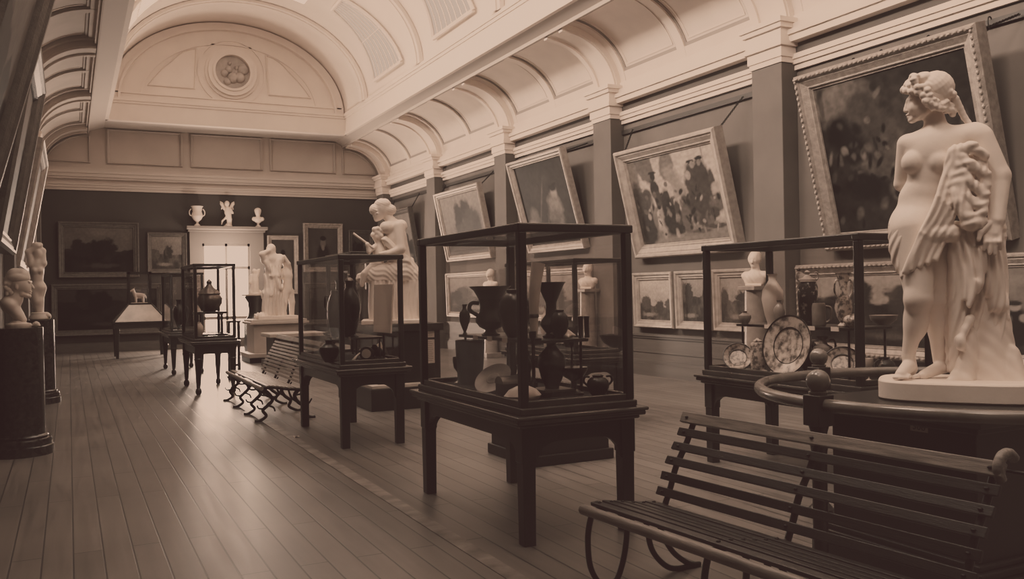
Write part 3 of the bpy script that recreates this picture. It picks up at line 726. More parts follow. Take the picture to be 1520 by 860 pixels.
def canvas(w, h, fn, y, parent, x0, z0, N=120):
    nx = max(8, int(N*min(1, w/h))); ny = max(8, int(nx*h/w)); nx = min(nx, 150); ny = min(ny, 150)
    U, V = np.meshgrid(np.linspace(0, 1, nx+1), np.linspace(0, 1, ny+1))
    vs = np.stack([x0+U*w, np.full_like(U, y), z0+V*h], -1).reshape(-1, 3)
    i = np.arange(ny)[:,None]*(nx+1)+np.arange(nx)[None,:]; q = np.stack([i, i+1, i+nx+2, i+nx+1], -1).reshape(-1, 4)
    o = obj('canvas', (vs.tolist(), q.tolist()), PAINT, parent)
    val = np.clip(fn(U, V), .004, .8).ravel(); col = np.stack([val, val*.90, val*.83, np.ones_like(val)], -1)
    ca = o.data.color_attributes.new('Col', 'FLOAT_COLOR', 'POINT'); ca.data.foreach_set('color', col.astype(np.float32).ravel())
    return o
PLAIN = ((0,-.06),(0,.0),(.0,.075),(.02,.10),(.05,.09),(.07,.06),(.11,.055),(.13,.03),(.15,.035),(.165,.012),(.165,-.02))
WIDE = ((0,-.08),(0,.0),(0,.09),(.03,.125),(.06,.12),(.085,.085),(.10,.09),(.17,.05),(.19,.055),(.21,.02),(.225,.025),(.235,.0),(.235,-.03))
def picture(name, label, w, h, fn, m, loc, rotz, lean=0, prof=PLAIN, scale=1, chain=None, bead=False, group=None, flatp=False):
    """loc: middle of the lower edge against the wall; lean: how far the top stands off the wall"""
    t = thing(name, label, 'painting', loc, rotz, group)
    ang = math.asin(min(.9, lean/h)) if lean else 0
    t.rotation_euler = (Matrix.Rotation(rotz, 3, 'Z') @ Matrix.Rotation(ang, 3, 'X')).to_euler()
    pr = [(i*scale, p*scale) for i, p in prof]; ins = pr[-1][0]
    obj('frame', MB().frame(w, h, pr), m, t, 35)
    canvas(w-2*ins+.01, h-2*ins+.01, fn, -.004*scale, t, -w/2+ins-.005, ins-.005)
    obj('backing', MB().box(-w/2+.03, w/2-.03, 0, .03, .03, h-.03), FRBACK, t)
    if bead:
        bm_ = MB()
        n = int(w/.075); k = int(h/.075)
        for i in range(n+1):
            for z in (.045, h-.045): bm_.ball((-w/2+w*i/n if 0 < i < n else (-w/2+.045)*(1 if i == 0 else -1), -.125*scale, z), .028, 6, .02)
        for i in range(1, k):
            for x in (-w/2+.045, w/2-.045): bm_.ball((x, -.125*scale, h*i/k), .02, 6, .028)
        obj('beading', bm_, m, t, 60)
    if chain:
        inv = (Matrix.Translation(loc) @ t.rotation_euler.to_matrix().to_4x4()).inverted()
        for sx in (-1, 1):
            a = Vector((sx*(w/2-.12), .02, h-.1)); b = inv @ (Vector(loc)+Matrix.Rotation(rotz, 3, 'Z') @ Vector((sx*(w/2+.1), -.04, chain-loc[2])))
            pts = [a.lerp(b, i/30) for i in range(31)]
            cm = MB()
            for i in range(30):
                u = (pts[i+1]-pts[i]); q = u.orthogonal().normalized(); q = Matrix.Rotation(PI/2*(i % 2), 3, u.normalized()) @ q; mid = (pts[i]+pts[i+1])/2; un = u.normalized(); L = u.length*.68
                cm.tube([mid+un*L*math.cos(g)+q*.014*math.sin(g) for g in [2*PI*j/8 for j in range(8)]], .006, 5, True)
            obj('hanging_chain', cm, CHAIN, t)
    return t
RW = -PI/2   # right wall: picture's -y faces -x
def rwall(name, label, ya, yb, z0, h, lean, fn, m, **k):
    return picture(name, label, ya-yb, h, fn, m, (XR-.05, (ya+yb)/2, z0), RW, lean, **k)
rwall('framed_painting', 'huge dark battle-like painting in beaded gilt frame behind the tall standing marble', 8.92, 6.24, 2.08, 2.42, .56, paint_battle, GILT, prof=WIDE, bead=True, chain=4.55)
rwall('framed_painting', 'leaning bright painting of a crowd in hats and a woman with white cap', 13.50, 10.70, 2.16, 1.98, .46, paint_harbour, GILTL, prof=WIDE, scale=1.0, chain=4.55)
rwall('framed_painting', 'leaning dark painting of a lone seated pale figure, between two pilasters', 17.75, 15.31, 2.44, 2.10, .55, paint_dark_sitter, GILTL, chain=4.55)
rwall('framed_painting', 'leaning painting of a dark heap like two riders against pale sky', 22.6, 19.72, 2.42, 1.90, .38, paint_riders, GILTL, chain=4.55)
rwall('framed_painting', 'leaning painting mostly hidden behind the pale seated woman statue', 26.9, 24.85, 2.34, 1.85, .30, paint_land(61, .14, .03), GILTD, chain=4.55)
rwall('framed_painting', 'small pale landscape in gilt frame, left of the lower row below the crowd painting', 13.62, 12.44, .88, 1.0, .03, paint_land(3, .36, .06, .36), GILTL, scale=.85)
rwall('framed_painting', 'upright wooded painting in gilt frame with an arched slip, second of the lower row', 12.36, 11.42, .88, 1.0, .03, paint_land(15, .2, .05, .6), GILTL, scale=.85)
rwall('framed_painting', 'small wooded painting in gilt frame seen through the ceramics case beside the pilaster bust', 11.36, 10.36, .88, 1.0, .03, paint_land(27, .24, .05, .5), GILTL, scale=.85)
rwall('framed_painting', 'wide landscape with dark trees in ornate gilt frame, behind the ceramics case', 9.5, 6.95, .62, 1.27, .03, paint_land(52, .22, .018, .62, 1.9), GILT, prof=WIDE, scale=.75, bead=True)
rwall('framed_painting', 'painting with a dark-haired child, in gilt frame at the edge behind the tall marble', 6.88, 4.9, .62, 1.30, .03, paint_child, GILT, prof=WIDE, scale=.7)
rwall('framed_painting', 'gilt-framed landscape low on the right wall beyond the second pilaster', 18.2, 15.2, .9, 1.15, .03, paint_land(35, .25, .06, .4), GILTL, scale=.85)
rwall('framed_painting', 'gilt-framed landscape low on the right wall under the two-riders painting', 22.7, 19.6, .9, 1.2, .03, paint_land(36, .2, .05, .45), GILTL, scale=.85)
def fwall(name, label, x0, x1, z0, z1, fn, m, **k):
    return picture(name, label, x1-x0, z1-z0, fn, m, ((x0+x1)/2, Y1-.04, z0), 0, .04, **k)
fwall('framed_painting', 'broad landscape with a tree on the dark far wall, left of the doorway', -.26, 1.88, 2.18, 3.80, paint_land(102, .10, .012, .52), GILTD)
fwall('framed_painting', 'long dark painting low on the far wall, beneath the broad tree landscape', -.46, 2.5, .5, 2.0, paint_land(8, .03, .01, .7), GILTD)
fwall('framed_painting', 'small hazy landscape on the far wall, next to the bright doorway', 2.1, 3.22, 2.3, 3.52, paint_land(9, .14, .05, .45), GILTD, scale=.8)
fwall('framed_painting', 'upright portrait in pale frame behind the draped marble group', 5.62, 6.6, 1.6, 3.47, paint_portrait, GILTL, scale=.85)
fwall('framed_painting', 'dark painting of a figure, double frame, upper right on the far wall', 6.76, 8.05, 2.3, 3.88, paint_portrait, GILT, scale=1.0)
fwall('framed_painting', 'small dark painting at the far right corner beside the statue with a stick', 8.25, 9.1, 2.6, 3.68, paint_land(14, .06, .02), GILTD, scale=.8)
fwall('framed_painting', 'low dark painting on the far wall, right of the doorway', 6.75, 9.0, .6, 1.95, paint_land(19, .05, .015, .6), GILTD)
# left wall, leaning out
def lwall(name, label, ya, yb, z0, h, lean, fn, m, **k):
    return picture(name, label, yb-ya, h, fn, m, (XL+.05, (ya+yb)/2, z0), PI/2, lean, **k)
lwall('framed_painting', 'nearest leaning painting on the left wall, its dark side edge crossing the upper corner', 6.3, 9.2, 2.3, 2.4, .62, paint_land(43, .1, .02), GILTD, prof=WIDE)
lwall('framed_painting', 'leaning painting on the left wall above the column with the banded bust', 10.6, 13.6, 2.2, 2.3, .40, paint_land(44, .1, .02), GILTD, prof=WIDE)
lwall('framed_painting', 'farther leaning painting on the left wall above the small statue', 15.2, 18.2, 2.1, 2.0, .36, paint_land(45, .12, .02), GILTL)
for y in (8.45, 8.0, 7.3, 6.5):
    hk = obj('picture_hook', MB().tube(spline([(0,0,0),(-.03,0,.06),(-.07,0,.05),(-.075,0,-.03),(-.04,0,-.08)], 4), .008, 6), CHAIN, loc=(XR-.03, y, 4.56))
    tag(hk, 'small iron hook on the picture rail above the huge dark painting', 'hook', 'hooks on the picture rail')

# ------------------------------------------------------------------ statues and busts farther off
def bust_groups(k, u, v, s=1.0, cap=None, beard=False, sh=True):
    """a bust facing the viewer's right in squares, chin near v"""
    P = lambda du, dv, d=0: (u+du*s, v+dv*s, d*s)
    b = [k.e(P(0,-15), (12*s,12*s,15*s)), k.e(P(6,-9), (8*s,9*s,11*s)), k.c(P(12,-14),P(14,-8),1.6*s,2.2*s), k.e(P(10,-2),(4*s,5*s,4*s)), k.e(P(12,-5),(2.6*s,4*s,1.6*s)),
         k.c(P(-3,-4),P(-4,10),8*s,9*s), k.e(P(-3,-12,-11),(2*s,2*s,4*s))]
    c = [k.e(P(11,-13,-5),(2.4*s,3*s,2*s))]
    if sh: b += [k.e(P(-4,20),(15*s,22*s,11*s)), k.c(P(-4,18,-18),P(-4,18,18),8*s,8*s), k.c(P(-2,24),P(0,38),12*s,7*s)]
    h = [k.e(P(-3,-19),(12.5*s,12.5*s,12*s)), k.e(P(-9,-12),(7*s,11*s,10*s))]
    if cap: h += [k.c(P(-2,-20),P(-1,-27),14*s,13*s)]
    r = random.Random(5)
    for i in range(14): h.append(k.e(P(-12+r.uniform(-3,8),-6+r.uniform(-12,6),r.uniform(-10,10)),(3*s,3*s,3*s)))
    return b, c, h
# near bust on its column, left wall
def column_pedestal(label, loc, r, h, m):
    t = thing('column_pedestal', label, 'pedestal', loc)
    obj('shaft', MB().lathe([(r,.20),(r,.3),(r*.985,h*.6),(r*.97,h-.04),(r*.97,h)], seg=40), m, t, 40)
    obj('base', MB().lathe([(r*1.32,0),(r*1.32,.09),(r*1.26,.10),(r*1.25,.12),(r*1.27,.14),(r*1.22,.165),(r*1.1,.175),(r*1.12,.19),(r*1.06,.205),(r*1.0,.21)], seg=8 if False else 40), m, t, 40)
    return t
column_pedestal('thick dark mottled stone column on the left carrying the bust with headband', (-.47, 10.4, 0), .235, 1.30, PORPH)
bs = thing('marble_bust', 'pale marble bust in profile with a flat band cap, on the nearest left column', 'bust', (-.45, 10.4, 1.30), math.radians(-5))
k = Sk(144, 30, 487)
b_ = [k.e((29,421,0),(14,13,17)), k.e((36,427,0),(9,9.5,11)), k.c((26,431,0),(23,446,0),9,10), k.c((23,443,0),(16,454,0),10,11), k.c((17,452,-13),(17,452,13),8,8), k.c((19,455,0),(33,475,0),10,5.5,1.7), k.c((13,449,0),(26,468,0),9,7,1.6)]
f_ = [k.c((43.5,420,0),(47.6,428,0),1.5,2.1), k.e((44,433,0),(2.4,3.4,1.3)), k.e((43.4,436,0),(2.4,3.2,1.4)), k.e((41,440,0),(4,4.5,3.6)), k.c((43,419,-6),(44,418.5,6),1.8,1.8), k.c((33,436,-6),(40,440,-2),4,3), k.e((27,426,-12.5),(2.4,1.6,4.2)), k.e((41.5,422.8,-5),(2,2,1.5))]
c_ = [k.e((44.2,422.5,d),(2.6,2.6,2)) for d in (-5.5, 5.5)]
h_ = [k.e((27.5,413,0),(16.5,15,10)), k.c((24,410,0),(32,410,0),12,11.5), k.c((19,418,0),(25,421,0),11,10)]
r5 = random.Random(9)
h_ += [k.e((15+r5.uniform(-4,5), 430+r5.uniform(-9,15), r5.uniform(-10,8)), (3.2,3.2,3.4)) for i in range(30)]
sobj('head_and_chest', [(b_, .03, None), (f_, .006, None, c_)], .006, MARBLE2, bs, join=.008)
sobj('hair_band', [(h_, .006, None)], .006, MARBLE2, bs)
obj('socle', MB().lathe([(.115,0),(.125,.02),(.12,.045),(.08,.055),(.06,.075),(.045,.11),(.05,.13)], (-.02,0,0)), MARBLE2, bs, 40)
obj('tassel', MB().lathe([(.01,0),(.03,.02),(.022,.05),(.006,.065)], (.145,-.02,0), 10, 1.4, 1), MARBLE2, bs, 60)
column_pedestal('slimmer dark stone column on the left carrying the small statue with raised arms', (-.42, 15.3, 0), .22, 1.27, PORPH)
s2 = thing('marble_statuette', 'small marble nude torso statue, both arms folded over its head, on the second left column', 'statue', (-.40, 15.3, 1.27))
k = Sk(97, 62, 477)
bd = [k.e((61,378,0),(6,6,7.5)), k.c((60,383,0),(59,389,0),4.5,5), k.c((52,394,0),(67,393,0),5.5,5.5), k.e((59,401,0),(10,8,12)), k.c((59,408,0),(59,420,0),9,8), k.e((59,427,0),(11,9,10)), k.e((56,404,-7),(4,4,4)), k.e((64,404,-7),(4,4,4)),
      k.c((55,430,0),(58,448,-3),8,6), k.c((63,430,0),(60,450,2),8.5,6), k.c((52,432,0),(62,468,0),7,4.5), k.c((62,448,0),(62,470,0),6,5),
      k.c((52,393,0),(48,376,-2),4.6,4), k.c((48,376,-2),(61,367,-4),3.8,3), k.c((67,392,0),(67,374,3),4.6,4), k.c((67,374,3),(58,364,-2),3.8,3), k.e((57,366,-2),(5,4,3)), k.e((63,365,0),(4.5,4,3.5))]
hr_ = [k.e((59,374,2),(7,7,6)), k.e((66,379,3),(4,4,5)), k.e((54,378,3),(4,4,5))]
sobj('figure', [(bd, .03, None), (hr_, .015, None)], .010, MARBLE2, s2, join=.01)
sobj('fallen_drapery', [([k.c((52,430,4),(62,470,2),7,5), k.c((50,428,2),(56,448,0),6,6), k.e((70,471,-4),(7,6,5)), k.c((66,470,-6),(74,472,-8),4,3)], .02, lambda X,Y,Z: .006*np.sin(60*X+40*Z))], .011, MARBLE2, s2)
obj('round_base', MB().lathe([(.13,0),(.15,.02),(.145,.06),(.13,.075),(.125,.11),(.10,.12)]), MARBLE2, s2, 40)

# seated woman with a child who holds a stick
WX, WY = 4.08, 11.9
s3 = thing('marble_statue', 'pale seated marble woman bending over a curly child holding a stick', 'statue', (WX, WY, 1.16), math.radians(-19))
k = Sk(105, 585, 476)
wb = [k.e((573,305,0),(11,11,13)), k.e((568,314,-1),(8,8,9)), k.c((566,319,-1),(564,322,-1),4,3), k.c((561.5,312,-1),(561,316,-1),1.5,2), k.c((578,314,2),(588,326,3),6,8), k.c((578,334,-10),(600,331,8),9,10), k.e((591,348,1),(17,13,24)), k.c((592,352,2),(598,390,4),17,18), k.e((600,398,4),(21,17,18)),
      k.c((597,332,-10),(600,366,-16),8,6.5), k.c((600,366,-16),(578,374,-18),6,4.5), k.c((579,373,-18),(570,373,-18),4.5,3), k.c((580,336,10),(575,362,12),7,5.5), k.c((575,362,12),(562,374,4),5,4)]
wh = [k.e((574,299,1),(12.5,12,9)), k.e((581,305,2),(7,9,9)), k.c((563,307,0),(586,307,0),9,8), k.e((585,309,2),(6,6,6))]
wf = [k.e((566,313,-9),(2,2,1.5)), k.c((563,309,-6),(565,309,-9),1.6,1.4), k.e((562,320.5,-1),(1.8,3,1.2)), k.c((578,372,-20),(571,373,-20),3.4,2.6), k.c((578,374,-16),(570,376,-17),2.2,1.8)]
sobj('woman_figure', [(wb, .028, None), (wh, .012, lambda X,Y,Z: .004*np.sin(190*Z+80*X)), (wf, .008, None)], .0105, MARBLE, s3, join=.01)
dr_ = [k.c((576,352,-14),(606,384,-10),5,8), k.c((580,362,14),(612,384,14),5,8), k.c((600,400,0),(562,404,-8),20,15), k.c((602,402,8),(566,404,10),18,14), k.c((566,404,-8),(566,470,-14),14,15), k.c((572,408,8),(574,470,4),13,15), k.e((600,404,6),(24,18,18)), k.c((606,385,4),(622,402,6),10,8), k.b((603,438,8),(21,20,40)), k.c((584,410,-6),(586,470,-10),14,14), k.c((540,408,-4),(566,404,-4),7,10)]
sobj('draped_skirt', [(dr_, .03, lambda X,Y,Z: .010*np.sin(95*X+2.2*np.sin(7*Z)+45*Y)*(Z < .60)+.006*np.sin(90*(.5*X+Z)+3*np.sin(20*X))*(Z >= .60))], .0115, MARBLE, s3)
cb = [k.e((566,346,-6),(8.5,9,9.5)), k.c((566,354,-6),(568,362,-6),5,7), k.e((568,372,-7),(10,9,13)), k.e((564,388,-6),(11,10,10)), k.c((562,388,-10),(546,402,-14),7,5), k.c((546,402,-14),(542,418,-14),5,3.5), k.c((562,362,-12),(553,370,-18),4,3.2), k.c((553,370,-18),(551,360,-20),3.2,2.6), k.e((551,359,-20),(3.4,3,3.2)), k.c((560,364,0),(552,368,-12),4,3)]
ch = [k.e((566+8*math.cos(i*1.3)*(.6+.4*math.sin(i)), 342+6*math.sin(i*1.3), -6+7*math.sin(i*2.1)), (4,4,4)) for i in range(26)]
sobj('child_figure', [(cb, .016, None), (ch, .008, None)], .011, MARBLE, s3, join=.01)
obj('stick', MB().tube([k.p(531,343,-22), k.p(560,365,-18)], .016, 8), MARBLE, s3, 60)
obj('plinth', MB().box(-.42,.42,-.34,.40,0,.06), MARBLE, s3, bevel=.01)
pw = thing('statue_pedestal', 'dark tall pedestal with two white cards, under the seated woman with child', 'pedestal', (WX+.08, WY, 0))
obj('body', MB().box(-.42,.5,-.36,.44,.34,1.06).box(-.46,.54,-.40,.48,1.06,1.16), PLINTH, pw, bevel=.008)
obj('step', MB().box(-.56,.64,-.5,.56,0,.30), PLINTH, pw, bevel=.008)
obj('step_slab', MB().box(-.55,.63,-.49,.55,.30,.345), STONE, pw, bevel=.006)
for z0, z1 in ((.96, 1.05), (.60, .93)):
    cd = obj('notice_card', MB().box(.21,.41,-.366,-.36,z0,z1), CARD, pw)
    ln = MB(); z = z1-.03
    while z > z0+.02: ln.box(.23, .39-.03*rnd.random(), -.3675,-.366, z-.006, z); z -= .026
    obj('text_lines', ln, mat('faded_ink', .3, .8), cd)
# far draped group
s4 = thing('marble_statue', 'distant marble group of a robed man and a youth with raised arm', 'statue', (4.42, 21.5, 1.03))
k = Sk(62, 405, 475)
gb_ = [k.e((401,372,0),(7,7,8)), k.e((399,377,-2),(5,5,7)), k.c((402,379,0),(403,386,0),6,8), k.c((393,388,-2),(413,387,0),8,8), k.e((403,400,0),(12,10,18)), k.c((403,408,0),(402,440,0),12,13), k.c((400,440,0),(396,468,-3),14,10), k.c((408,440,0),(412,468,0),11,10),
       k.c((392,390,-4),(386,380,-8),5,4), k.c((386,380,-8),(396,375,-8),4,3), k.c((412,390,-4),(408,412,-10),5,4), k.c((408,412,-10),(399,412,-12),4,3), k.c((390,470,-4),(386,473,-8),5,4), k.e((384,471,-2),(10,8,5))]
gb_ += [k.c((396,377,-5),(396,384,-6),3,2), k.e((395,373,-6),(1.6,2.5,1.3)), k.c((392,392,-8),(412,430,-12),4,4), k.c((410,390,-6),(398,440,-12),4,4)]
sobj('robed_man', [(gb_, .032, lambda X,Y,Z: .013*np.sin(85*X+2.2*np.sin(6*Z))*(Z < 1.25))], .0145, MARBLE, s4)
yb_ = [k.e((423,393,3),(5,5,6.5)), k.c((423,398,3),(424,403,3),3,5), k.e((425,412,3),(8,7,12)), k.c((425,420,3),(425,434,3),7,7.5), k.c((422,436,2),(419,452,-2),6,4.5), k.c((419,452,-2),(418,471,2),4.5,3.5), k.c((429,436,4),(431,452,2),6,4.5), k.c((431,452,2),(431,471,4),4.5,3.5), k.c((429,404,3),(426,394,-2),3.5,3), k.c((426,394,-2),(419,383,-4),3,2.4), k.c((419,404,3),(413,416,-4),3.5,3)]
sobj('youth', [(yb_, .022, None)], .013, MARBLE, s4)
obj('plinth', MB().box(-.42,.50,-.30,.32,-.02,.06), MARBLE, s4, bevel=.01)
pg = thing('statue_pedestal', 'pale stone pedestal under the distant robed group', 'pedestal', (4.42, 21.6, 0))
obj('die', MB().box(-.56,.62,-.42,.5,.22,.90), STONE, pg, bevel=.01)
obj('cap', MB().box(-.66,.72,-.52,.58,.90,.96).box(-.62,.68,-.48,.55,.96,1.01), STONE, pg, bevel=.008)
obj('base', MB().box(-.70,.74,-.56,.6,.12,.22), STONE, pg, bevel=.01)
obj('foot', MB().box(-.68,.72,-.53,.58,0,.12), PLINTH, pg)
pb = thing('low_pedestal', 'low dark pedestal with pale moulded cap, in front of the distant robed group', 'pedestal', (4.45, 19.9, 0))
obj('die', MB().box(-.48,.55,-.40,.40,.14,.66), mat('grey_brown_pedestal', .07, .5), pb, bevel=.008)
obj('cap', MB().box(-.58,.65,-.50,.50,.66,.74), STONE, pb, bevel=.01)
obj('base', MB().box(-.58,.65,-.5,.5,0,.14), mat('pedestal_base', .12, .5), pb, bevel=.01)
# dark urn-shaped stand with small figure
us = thing('urn_pedestal', 'dark waisted urn-shaped stand carrying a pale small figure near the doorway', 'pedestal', (3.98, 22.4, 0))
obj('urn', MB().lathe([(.20,.98),(.22,1.0),(.17,1.06),(.155,1.2),(.17,1.4),(.24,1.52),(.25,1.56),(.22,1.57)], seg=24), PLINTH, us, 40)
obj('block', MB().box(-.24,.24,-.2,.24,0,.98), PLINTH, us, bevel=.01)
obj('rim', MB().lathe([(.24,1.57),(.33,1.585),(.33,1.61),(.2,1.62)]), STONE, us, 40)
us.location = (at(378, 430, Y=22.9).x, 22.9, 0)
sf = thing('marble_statuette', 'small hazy pale figure standing on the dark urn-shaped stand', 'statue', (at(378, 430, Y=22.9).x, 22.9, 1.62))
k = Sk(62, 0, 0)
sobj('figure', [([k.e((0,-35,0),(4,4,5)), k.e((0,-25,0),(6,5,9)), k.c((0,-20,0),(0,-3,0),6.5,7), k.c((-5,-29,0),(-8,-18,-3),2.6,2), k.c((5,-29,0),(7,-38,0),2.6,2), k.c((-6,-3,0),(6,-3,0),4,4)], .03, lambda X,Y,Z: .006*np.sin(70*X))], .014, MARBLE, sf)
obj('base', MB().lathe([(.13,-.005),(.13,.03),(.1,.04)]), MARBLE, sf, 40)
# on the door cornice
zt = 3.72; yy = Y1-.19
un = thing('garden_urn', 'pale two-handled urn on the left end of the doorway cornice', 'urn', (3.52, yy, zt))
obj('bowl', MB().lathe([(.09,0),(.09,.03),(.035,.07),(.035,.12),(.12,.2),(.17,.30),(.15,.38),(.13,.44),(.15,.56),(.18,.60),(.16,.60),(.13,.56)]), MARBLE, un, 40)
for s in (-1, 1): obj('handle', MB().tube(spline([(s*.15,0,.30),(s*.21,0,.34),(s*.22,0,.44),(s*.17,0,.52)], 6), .016, 8), MARBLE, un, 60)
cu = thing('winged_statuette', 'pale winged figure standing on the middle of the doorway cornice', 'statue', (4.42, yy, zt))
k = Sk(48, 336, 330)
sobj('figure', [([k.e((335,296,0),(3.6,3.6,4.2)), k.c((335,300,0),(336,303,0),2,3), k.e((336,308,0),(5,4,7)), k.c((337,313,0),(338,319,0),4.2,3.5), k.c((337,319,0),(336,327,-1),2.6,1.8), k.c((339,319,0),(340,327,1),2.6,1.8), k.c((331,304,0),(328,298,-1),1.8,1.4), k.c((340,304,0),(343,310,-1),1.8,1.4), k.c((334,316,0),(328,322,0),1.6,1.2), k.c((328,322,0),(327,327,0),1.3,.9)], .03, None)], .014, MARBLE, cu)
for s in (-1, 1):
    wg = [k.c((336+3*s,304,3),(336+8*s,296,4),2,2.6), k.c((336+7*s,297,4),(336+9.5*s,293,4),2,1), k.c((336+6*s,300,4),(336+8.5*s,304,4),2.4,.8)]
    sobj('wing', [(wg, .02, lambda X,Y,Z: .004*np.sin(160*Z+90*X))], .014, MARBLE, cu)
obj('base', MB().lathe([(.13,0),(.13,.03),(.08,.05),(.06,.09)]), MARBLE, cu, 40)
db = thing('marble_bust', 'small pale bust on the right end of the doorway cornice', 'bust', (5.33, yy, zt))
k = Sk(48, 381, 331)
sobj('head_and_shoulders', [([k.e((381,309,0),(4.4,4.6,5.2)), k.c((381,313,0),(381,316,0),2.6,3), k.c((375,319,0),(387,319,0),3.2,3.2), k.e((381,321,0),(5.5,4,4.5)), k.e((381,306,1),(5,5,4)), k.c((381,310,-4.2),(381,311.5,-4.6),.8,.9)], .035, None)], .013, MARBLE, db)
obj('socle', MB().lathe([(.08,0),(.08,.03),(.035,.06),(.035,.1),(.06,.16)]), MARBLE, db, 40)
# busts in front of the right-hand pilasters
def pil_bust(label, label2, y, s=1.0, x=9.02):
    pp = thing('bust_pedestal', label2, 'pedestal', (x, y, 0))
    obj('shaft', MB().lathe([(.19,.12),(.17,.2),(.15,1.5),(.15,1.54)], seg=28), CERAMM, pp, 40)
    obj('base', MB().box(-.22,.22,-.22,.22,0,.12), CERAMM, pp, bevel=.01)
    obj('cap', MB().box(-.175,.175,-.175,.175,1.54,1.60), CERAMM, pp, bevel=.008)
    t = thing('marble_bust', label, 'bust', (x, y, 1.60), math.radians(-58))
    k = Sk(100, 0, 0)
    g = [k.e((1,-41,0),(7.5,9,10)), k.e((-1,-37,-4),(6,6,7.5)), k.c((0,-37,-10.5),(0,-34.5,-11.5),1,1.5), k.e((0,-29,-5),(3.5,3.5,3)), k.c((1,-31,1),(1,-22,1),5.5,6.5), k.c((-13,-15,2),(14,-15,2),7,7), k.e((0,-12,-1),(15,9,11)), k.c((-9,-6,0),(9,-6,0),6,6)]
    h = [k.e((1,-45,2),(8.6,9.5,7.5)), k.e((7,-40,1),(3,6,6)), k.e((-6.5,-40,1),(3,6,6))]
    cv = [k.e((3,-38.5,-10),(1.8,1.6,1.4)), k.e((-3.4,-38.5,-10),(1.8,1.6,1.4))]
    sobj('head_and_shoulders', [(g, .03, lambda X,Y,Z: .004*np.sin(90*X+60*Z)*(Z < .2), cv), (h, .015, lambda X,Y,Z: .003*np.sin(200*Z+130*X))], .0095, MARBLE, t, join=.008)
    obj('socle', MB().box(-.12,.12,-.09,.09,0,.035), MARBLE, t, bevel=.008)
pil_bust('white bust of a man behind the ceramics case, in front of the nearest full pilaster', 'grey tapered column under the bust seen through the ceramics case', 9.98)
pil_bust('white bust in front of the second pilaster, seen through the large bronze case', 'grey tapered column under the bust seen through the large bronze case', 14.66)
pil_bust('white bust in front of the third pilaster, small behind the bronze case', 'grey tapered column under the small bust at the third pilaster', 19.1)
# low empty plinth
lp_ = thing('low_plinth', 'low black plinth with a pale slab, on the floor behind the large bronze case', 'plinth', (4.12, 7.42, 0))
obj('block', MB().box(-.42,.42,-.38,.45,0,.25).box(-.45,.45,-.42,.48,0,.10), PLINTH, lp_, bevel=.012)
obj('slab', MB().box(-.30,.36,-.30,.36,.25,.31), STONE, lp_, bevel=.006)
pp_ = MB(); pp_.strip([[(-.03+.02*i, -.02+.02*j, .004+.016*((i*3+j*5) % 4)/3) for j in range(4)] for i in range(4)])
tag(obj('paper_scrap', pp_, CARD, loc=(2.24, 9.85, 0)), 'small crumpled white paper scrap on the floorboards by the second glass case', 'paper')
